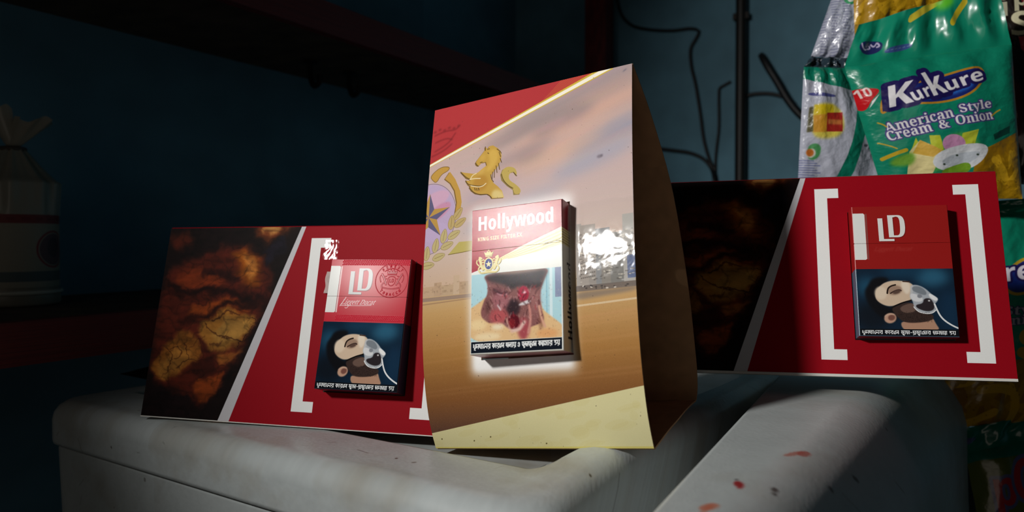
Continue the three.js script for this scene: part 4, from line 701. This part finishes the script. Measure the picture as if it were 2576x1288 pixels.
function packet(label, quad, depths, thick, art, { seal = '#0b7a62', top = null, bottom = 9, topArt = null, sd = 1, group = 'snack packets hanging on the right' } = {}) {
  const [tl, tr, br, bl] = quad.map(([x, y], i) => at(x, y, depths[i]));
  const ctr = tl.clone().add(tr).add(br).add(bl).multiplyScalar(0.25), X = tr.clone().sub(tl).add(br).sub(bl).normalize(), Y = tl.clone().sub(bl).add(tr).sub(br).normalize(), N = X.clone().cross(Y).normalize();
  const t = thing('snack_packet', label, 'snack packet', ctr, group);
  const bil = (u, v) => tl.clone().multiplyScalar((1 - u) * (1 - v)).addScaledVector(tr, u * (1 - v)).addScaledVector(br, u * v).addScaledVector(bl, (1 - u) * v).sub(ctr);
  const bulge = (u, v) => Math.pow(Math.sin(Math.PI * Math.min(1, Math.max(0, u))), 0.55) * Math.pow(Math.sin(Math.PI * Math.min(1, Math.max(0, v))), 0.5);
  const wr = (u, v) => { const e = Math.exp(-v * 7) + Math.exp(-(1 - v) * 7); return 0.0036 * e * Math.sin(u * 21 + sd * 2 + 4 * fbm(u * 3, v * 3, sd)) + 0.0016 * Math.exp(-v * 16) * Math.sin(u * 60 + sd) + 0.005 * fbm(u * 3.2, v * 3.2, sd); };
  const side = (s) => grid(56, 56, (u, v) => { const b = bulge(u, v); return bil(s > 0 ? u : 1 - u, 1 - v).addScaledVector(N, s * thick * b + wr(u, v) * Math.min(1, b * 2)); }, (u, v) => s > 0 ? [u, v] : [0.02, 0.5]);
  mesh('pouch', mergeGeometries([side(1), side(-1)]), std({ map: art, roughness: 0.3, clearcoat: 0.6, clearcoatRoughness: 0.12, bumpMap: foilBump, bumpScale: 0.0012 }), t);
  const sm = seals[seal] ?? (seals[seal] = std({ color: seal, roughness: 0.25, clearcoat: 0.6, clearcoatRoughness: 0.15 }));
  const band = (name, a, b, c, d, map) => mesh(name, grid(140, 12, (u, v) => { const p = a.clone().lerp(b, u).lerp(c.clone().lerp(d, u), v); return p.addScaledVector(N, 0.0005 * Math.sin(v * 40) * (0.6 + 0.4 * Math.sin(u * 23)) + 0.0045 * Math.sin(u * 14 + sd) * v * (1 - 0.3 * v) + 0.005 * v * fbm(u * 7, v * 2, sd + 4, 3) + 0.0025 * Math.sin(Math.PI * v) * Math.sin(u * 31 + 4 * fbm(u * 4, v, sd))); }, (u, v) => [u, v]), map ? std({ map, roughness: 0.28, clearcoat: 0.5, side: THREE.DoubleSide }) : Object.assign(sm, { side: THREE.DoubleSide }), t);
  const up = Y.clone();
  if (top) { const [p0, p1] = top.map(([x, y], i) => at(x, y, depths[i] + 0.004).sub(ctr)); band('top_seal', bil(0, 0), bil(1, 0), p0, p1, topArt); }
  else band('top_seal', bil(0, 0), bil(1, 0), bil(0, 0).addScaledVector(up, 0.012), bil(1, 0).addScaledVector(up, 0.012));
  if (bottom) band('bottom_seal', bil(0, 1).addScaledVector(up, -bottom / 1000), bil(1, 1).addScaledVector(up, -bottom / 1000), bil(0, 1), bil(1, 1));
  return t;
}
const TEAL = '#128a6c';
{
  // the green packet in front
  const Q1 = [[2124, 168], [2545, 112], [2572, 500], [2226, 500]];
  const a1 = packetArt(Q1, 1024, 1024, TEAL, (g, q, word, L) => {
    blurred(g, 14, () => { smooth(g, L([[2300, 440], [2330, 380], [2390, 330], [2450, 360], [2440, 420]]), '#5fae4a'); });
    for (const p of [[[2330, 400], [2320, 345], [2345, 345], [2360, 400]], [[2390, 400], [2400, 340], [2440, 330], [2425, 390]], [[2280, 380], [2290, 350], [2310, 390]]]) poly(g, L(p), '#c8d23c');
    poly(g, L([[2438, 384], [2470, 372], [2560, 330], [2580, 520], [2420, 520]]), '#a67a10'); crisps(g, q(2480, 390)[0], q(2480, 390)[1] + 40, 330, 420, 60, 2.2); poly(g, L([[2480, 342], [2530, 318], [2530, 336], [2484, 356]]), '#0a4a3a');  // dark green patch: shade at the folded corner, painted into the print
    g.save(); poly(g, L([[2380, 372], [2440, 352], [2500, 335], [2500, 330], [2530, 200], [2440, 250], [2250, 330], [2250, 400]])); g.restore();
    // logo
    g.save(); g.lineJoin = 'round'; const oval = L([[2206, 292], [2208, 250], [2250, 224], [2330, 206], [2440, 172], [2462, 178], [2460, 205], [2430, 240], [2370, 262], [2300, 268], [2240, 262], [2222, 282]]);
    smooth(g, oval, '#1b2a78', '#c9902a', 14); blurred(g, 8, () => smooth(g, L([[2270, 258], [2340, 256], [2420, 232], [2440, 210], [2380, 230], [2300, 244]]), '#2f6fd0')); g.restore();
    for (const ink of [{ stroke: '#231a5a', lw: 30 }, { fill: '#f4f2f6' }]) { word('K', 2216, 278, 2284, 262, 50, { font: 'italic bold SIZE sans-serif', ...ink }); word('ur', 2282, 262, 2330, 246, 30, ink); word('k', 2326, 250, 2370, 236, 58, ink); word('ure', 2366, 236, 2464, 204, 30, ink); }
    word('American', 2222, 336, 2382, 299, 22, { font: 'bold SIZE serif', stroke: '#4a3f86', lw: 20, fill: '#f3f1f4' }); word('Style', 2394, 290, 2480, 274, 20, { font: 'bold SIZE serif', stroke: '#4a3f86', lw: 20, fill: '#f3f1f4' });
    word('Cream', 2226, 357, 2330, 334, 22, { font: 'bold SIZE serif', stroke: '#4a3f86', lw: 20, fill: '#f3f1f4' }); word('&', 2344, 330, 2370, 325, 20, { font: 'bold SIZE serif', stroke: '#4a3f86', lw: 20, fill: '#f3f1f4' }); word('Onion', 2384, 320, 2484, 303, 22, { font: 'bold SIZE serif', stroke: '#4a3f86', lw: 20, fill: '#f3f1f4' });
    // price corner
    smooth(g, L([[2134, 232], [2150, 226], [2200, 226], [2204, 236], [2184, 256], [2176, 278], [2162, 282], [2148, 268]]), '#cf1a22'); poly(g, L([[2186, 258], [2204, 240], [2190, 262], [2180, 276]]), '#eee'); word('10', 2152, 253, 2190, 243, 22, { fill: '#f2d9d4' });
    // cheese, onion, cream
    poly(g, L([[2274, 440], [2276, 384], [2300, 356], [2352, 382], [2330, 444], [2300, 470]]), '#efe0a0'); poly(g, L([[2300, 356], [2352, 382], [2330, 398], [2284, 388]]), '#e0b54a');
    blob(g, ...q(2380, 366), 78, 66, '#d79ac4'); smooth(g, L([[2326, 414], [2340, 386], [2400, 366], [2460, 364], [2470, 384], [2440, 420], [2400, 432], [2350, 432]]), '#e9edf2'); smooth(g, L([[2345, 412], [2370, 394], [2420, 384], [2452, 384], [2430, 410], [2380, 424]]), '#c9d1da'); for (const p of [[2390, 394], [2440, 392], [2358, 416]]) blob(g, ...q(...p), 10, 7, '#3d4c3e');
    smooth(g, L([[2350, 432], [2380, 420], [2420, 408], [2428, 428], [2400, 446], [2360, 448]]), '#7fae2e');
    for (const [x0, y0, x1, y1] of [[2200, 312], [2202, 362], [2214, 402], [2478, 296]].map(([x, y], i) => [x, y, x + [22, 44, 54, 24][i], y + [10, 14, -22, -16][i]])) line(g, [q(x0, y0), q((x0 + x1) / 2, (y0 + y1) / 2 - 2), q(x1, y1)], '#cfae2c', i9(x0));
    function i9(x) { return x === 2214 ? 26 : 9; }
    blurred(g, 10, () => smooth(g, L([[2236, 400], [2290, 380], [2290, 420], [2230, 420]]), '#74ab3a'));
  });
  const top1 = packetArt([[2160, 66], [2512, -40], [2545, 112], [2124, 168]], 1024, 256, TEAL, (g, q, word, L) => {
    smooth(g, L([[2160, 126], [2165, 108], [2200, 102], [2224, 106], [2220, 130], [2180, 140]]), '#232a5e'); for (const l of [[[2168, 112], [2172, 124], [2180, 126]], [[2182, 118], [2190, 112], [2194, 122], [2184, 124]], [[2196, 112], [2202, 120], [2210, 108]], [[2212, 108], [2218, 116], [2210, 118]]]) line(g, l.map((p) => q(...p)), '#b9b2d0', 9); smooth(g, L([[2226, 124], [2296, 106], [2297, 122], [2226, 138]]), '#3c5590'); for (let i = 0; i < 6; i++) line(g, [q(2230 + i * 11, 130 - i * 2.6), q(2236 + i * 11, 128 - i * 2.6)], '#7f92bd', 3);
    line(g, [q(2396, 58), q(2410, 34), q(2428, 6)], '#c9b428', 34); line(g, [q(2292, 50), q(2330, 24), q(2380, -6)], '#d7c43c', 40); blurred(g, 12, () => blob(g, ...q(2380, 8), 60, 30, '#5ebf2c'));
  });
  packet('big green snack packet with a slanted white name over a blue oval', Q1, [0.615, 0.6, 0.6, 0.615], 0.017, a1, { top: [[2160, 62], [2512, -42]], topArt: top1, sd: 3, bottom: 0 });
  // yellow packet above it
  const Q0 = [[2138, -330], [2470, -380], [2420, 20], [2150, 96]];
  packet('packet printed with yellow crisps, above the big green packet', Q0, [0.63, 0.62, 0.632, 0.634], 0.014, packetArt(Q0, 768, 1024, '#0f8468', (g, q) => { const y = q(2250, -60)[1]; g.fillStyle = '#b98a12'; g.fillRect(0, y, 768, 1024); crisps(g, 0, y, 768, 1024 - y, 130, 2.6); }), { seal: '#c9c2b2', sd: 5, bottom: 4 });
  // white backs on the left
  const Q2 = [[2022, 168], [2150, 172], [2250, 520], [2004, 520]];
  packet('snack packet turned to its white back with a small red and yellow picture', Q2, [0.635, 0.64, 0.65, 0.645], 0.010, packetArt(Q2, 768, 1024, '#b9bccb', (g, q, word, L) => {
    poly(g, L([[2000, 150], [2180, 150], [2180, 232], [2128, 226], [2075, 214], [2015, 196]]), '#0f7e64'); smooth(g, L([[2028, 233], [2060, 234], [2092, 240], [2090, 246], [2056, 243], [2028, 240]]), '#3c3f88');
    for (let i = 0; i < 7; i++) line(g, [q(2026, 226 + i * 2), q(2100, 232 + i * 2)], 'rgba(150,150,170,.4)', 3);
    blurred(g, 9, () => { smooth(g, L([[2034, 264], [2080, 258], [2108, 280], [2108, 340], [2060, 350], [2032, 340]]), '#e0cf55'); });
    blurred(g, 4, () => { poly(g, L([[2040, 264], [2084, 264], [2086, 286], [2040, 290]]), '#dfc51e'); poly(g, L([[2038, 290], [2070, 286], [2066, 332], [2036, 332]]), '#d2962a'); poly(g, L([[2030, 270], [2038, 268], [2036, 330], [2024, 332]]), '#544f2a'); }); poly(g, L([[2068, 284], [2106, 283], [2104, 331], [2066, 331]]), '#a82a22'); blurred(g, 4, () => { poly(g, L([[2070, 300], [2104, 302], [2104, 314], [2070, 312]]), '#c9753a'); });
    blurred(g, 3, () => { smooth(g, L([[2026, 368], [2040, 358], [2056, 366], [2054, 392], [2036, 404], [2024, 394]]), '#4f9a5c'); smooth(g, L([[2024, 378], [2040, 370], [2046, 386], [2034, 398], [2022, 392]]), '#d9d4ce'); blob(g, ...q(2031, 383), 34, 28, '#c9702a'); });
    poly(g, L([[2150, 250], [2166, 320], [2120, 460], [2085, 460]]), '#128066'); for (let i = 0; i < 14; i++) line(g, [q(1995, 402 + i * 6), q(2040 + (i * 7) % 20, 404 + i * 6)], '#6f76a6', 7); smooth(g, L([[2160, 362], [2172, 362], [2170, 370], [2160, 368]]), '#5a5a66');
  }), { seal: '#2c3a44', sd: 7, bottom: 10, top: [[2034, 148], [2136, 146]] });
  const Q3 = [[2112, -60], [2200, -60], [2190, 150], [2040, 142]];
  packet('white packet back covered in small grey print, top left of the hanging packets', Q3, [0.66, 0.655, 0.655, 0.66], 0.009, packetArt(Q3, 512, 768, '#a9adbd', (g, q, word, L) => {
    for (let i = 0; i < 26; i++) for (let k = 0; k < 3; k++) line(g, [q(2062 + k * 26, 148 - i * 7), q(2062 + k * 26 + 10 + (i * 5 + k * 7) % 12, 149 - i * 7)], 'rgba(92,94,134,.75)', 7); smooth(g, L([[2112, -10], [2142, -10], [2142, 22], [2120, 16]]), '#3f9a66'); blob(g, ...q(2134, 6), 34, 26, '#cfd6cf');
  }), { seal: '#3b4650', sd: 9, bottom: 6 });
  // dark packet on the right
  const Q4 = [[2462, -260], [2760, -260], [2740, 440], [2506, 440]];
  packet('dark brown packet with cream letters and a red band, at the right edge', Q4, [0.66, 0.66, 0.655, 0.655], 0.014, packetArt(Q4, 768, 1536, '#170f0c', (g, q, word, L) => {
    poly(g, L([[2540, 92], [2576, 80], [2740, 60], [2740, 150], [2580, 170], [2548, 130]]), '#b3152c'); poly(g, L([[2540, -20], [2600, -20], [2600, 22], [2552, 30]]), '#6d1420');
    word('S', 2524, 96, 2574, 96, 58, { fill: '#ded8b4', stroke: '#231812', lw: 10 }); word('i', 2504, 46, 2526, 46, 46, { fill: '#b8b49a' }); word('i', 2506, 100, 2522, 100, 42, { fill: '#4e4a40' }); word('p', 2528, 24, 2566, 24, 40, { fill: '#c9c4a4' }); crisps(g, ...q(2562, 170), 420, 330, 60); blurred(g, 12, () => smooth(g, L([[2506, 220], [2556, 200], [2560, 420], [2506, 430]]), '#4a1412'));
  }), { seal: '#2a1a14', sd: 11, bottom: 8 });
  // second green packet, low on the right
  const Q5 = [[2392, 552], [2760, 520], [2740, 1048], [2360, 1080]];
  const kur = (g, q, word, L) => {
    smooth(g, L([[2490, 700], [2530, 660], [2580, 640], [2620, 660], [2590, 716], [2520, 744]]), '#1d3080', '#c9a42a', 14); word('e', 2530, 702, 2572, 696, 44, { fill: '#e9e4f0', stroke: '#231a5a', lw: 16 }); word('r', 2500, 706, 2530, 702, 44, { fill: '#e9e4f0', stroke: '#231a5a', lw: 16 }); word('Style', 2500, 790, 2600, 778, 22, { font: 'bold SIZE serif', fill: '#b9b6c4', stroke: '#3c3566', lw: 14 }); word('Onion', 2490, 816, 2600, 802, 22, { font: 'bold SIZE serif', fill: '#b9b6c4', stroke: '#3c3566', lw: 14 });
    blob(g, ...q(2556, 840), 40, 40, '#b99a2a'); const y = q(2500, 900)[1]; g.fillStyle = '#94661a'; g.fillRect(0, y, 768, 1024); crisps(g, 0, y, 768, 1024 - y, 90, 2.2);
  };
  packet('second green packet showing the end of its name, behind the right card stand', Q5, [0.635, 0.63, 0.63, 0.635], 0.016, packetArt(Q5, 768, 1024, TEAL, kur), { sd: 13, bottom: 0 });
  const Q6 = [[2326, 1160], [2740, 1078], [2760, 1700], [2380, 1700]];
  const top6 = packetArt([[2342, 1098], [2740, 1004], [2740, 1078], [2326, 1160]], 768, 128, '#0d6a56', (g, q, word, L) => { smooth(g, L([[2360, 1126], [2400, 1108], [2460, 1096], [2450, 1112], [2390, 1130]]), '#4b4f78'); });
  packet('yellow green packet with puffy red letters, at the lower right corner', Q6, [0.63, 0.625, 0.62, 0.625], 0.017, packetArt(Q6, 768, 1024, '#5d6414', (g, q, word, L) => {
    poly(g, L([[2300, 1140], [2760, 1060], [2760, 1120], [2500, 1146], [2320, 1186]]), '#0f6c58'); poly(g, L([[2320, 1170], [2424, 1155], [2440, 1300], [2460, 1700], [2340, 1700]]), '#0a0a08'); word('p', 2478, 1262, 2540, 1252, 84, { fill: '#b3161f', stroke: '#5a5c88', lw: 14 }); word('OP', 2530, 1252, 2680, 1220, 96, { fill: '#b3161f', stroke: '#5a5c88', lw: 14 });
  }), { sd: 15, seal: '#0d6a56', top: [[2342, 1098], [2740, 1004]], topArt: top6 });
  // the string that carries the packets
  const st = thing('string', 'thin cord hanging from the ceiling behind the green snack packets', 'cord');
  const e = at(2610, -270, 0.668); const s2 = thing('string', 'thin cord hanging from the ceiling down to the dark brown packet', 'cord'); tube([V(e.x, 2.4, e.z), V(e.x + 0.003, 2, e.z), e, at(2620, 400, 0.672)], 0.0012, 'cord', std({ color: 0x8a8070, roughness: 0.9 }), s2, 50);
  const b = at(2300, -340, 0.645); tube([V(b.x, 2.4, b.z), V(b.x + 0.004, 2.0, b.z), b, at(2240, 120, 0.652), at(2420, 560, 0.655), at(2470, 1090, 0.655)], 0.0012, 'cord', std({ color: 0x8a8070, roughness: 0.9 }), st, 80);
}

// ---------------------------------------------------------------- the lamp that lights it all, left of the camera and out of view
{
  const dir = LAMP_TO.clone().sub(LAMP_AT).normalize(), l = thing('unseen_work_lamp', 'unseen hanging lamp with a metal hood, out of view on the left, placed to light the stands', 'lamp', LAMP_AT);
  const q = new THREE.Quaternion().setFromUnitVectors(V(0, 0, 1), dir), back = dir.clone().negate();
  const hood = mesh('hood', new THREE.LatheGeometry([[0.018, -0.12], [0.03, -0.11], [0.034, -0.06], [0.05, -0.03], [0.052, -0.012], [0.0505, -0.012], [0.048, -0.03], [0.032, -0.058], [0.028, -0.105], [0.001, -0.112]].map(([a, b]) => new THREE.Vector2(a, b)), 40).rotateX(Math.PI / 2), std({ color: 0x3a3d40, roughness: 0.4, metalness: 0.7, side: THREE.DoubleSide }), l); hood.quaternion.copy(q);
  const lens = mesh('lens', new THREE.CylinderGeometry(0.04, 0.04, 0.004, 40).rotateX(Math.PI / 2).translate(0, 0, -0.022), std({ color: 0xffffff, emissive: 0xfff4e8, emissiveIntensity: 2.5, roughness: 0.5 }), l); lens.quaternion.copy(q);
  tube([V(0, 0, 0).addScaledVector(back, 0.115), V(0, 0.06, 0).addScaledVector(back, 0.15), V(0, 0.4, 0).addScaledVector(back, 0.12), V(0, 2.4 - LAMP_AT.y, 0).addScaledVector(back, 0.12)], 0.004, 'cord', M.cable, l, 40);
  lampLight.position.copy(LAMP_AT).addScaledVector(dir, 0.0); lampLight.target.position.copy(LAMP_TO); lampLight.castShadow = true; lampLight.shadow.mapSize.set(2048, 2048);
  scene.add(lampLight, lampLight.target);
}
renderer.render(scene, camera);
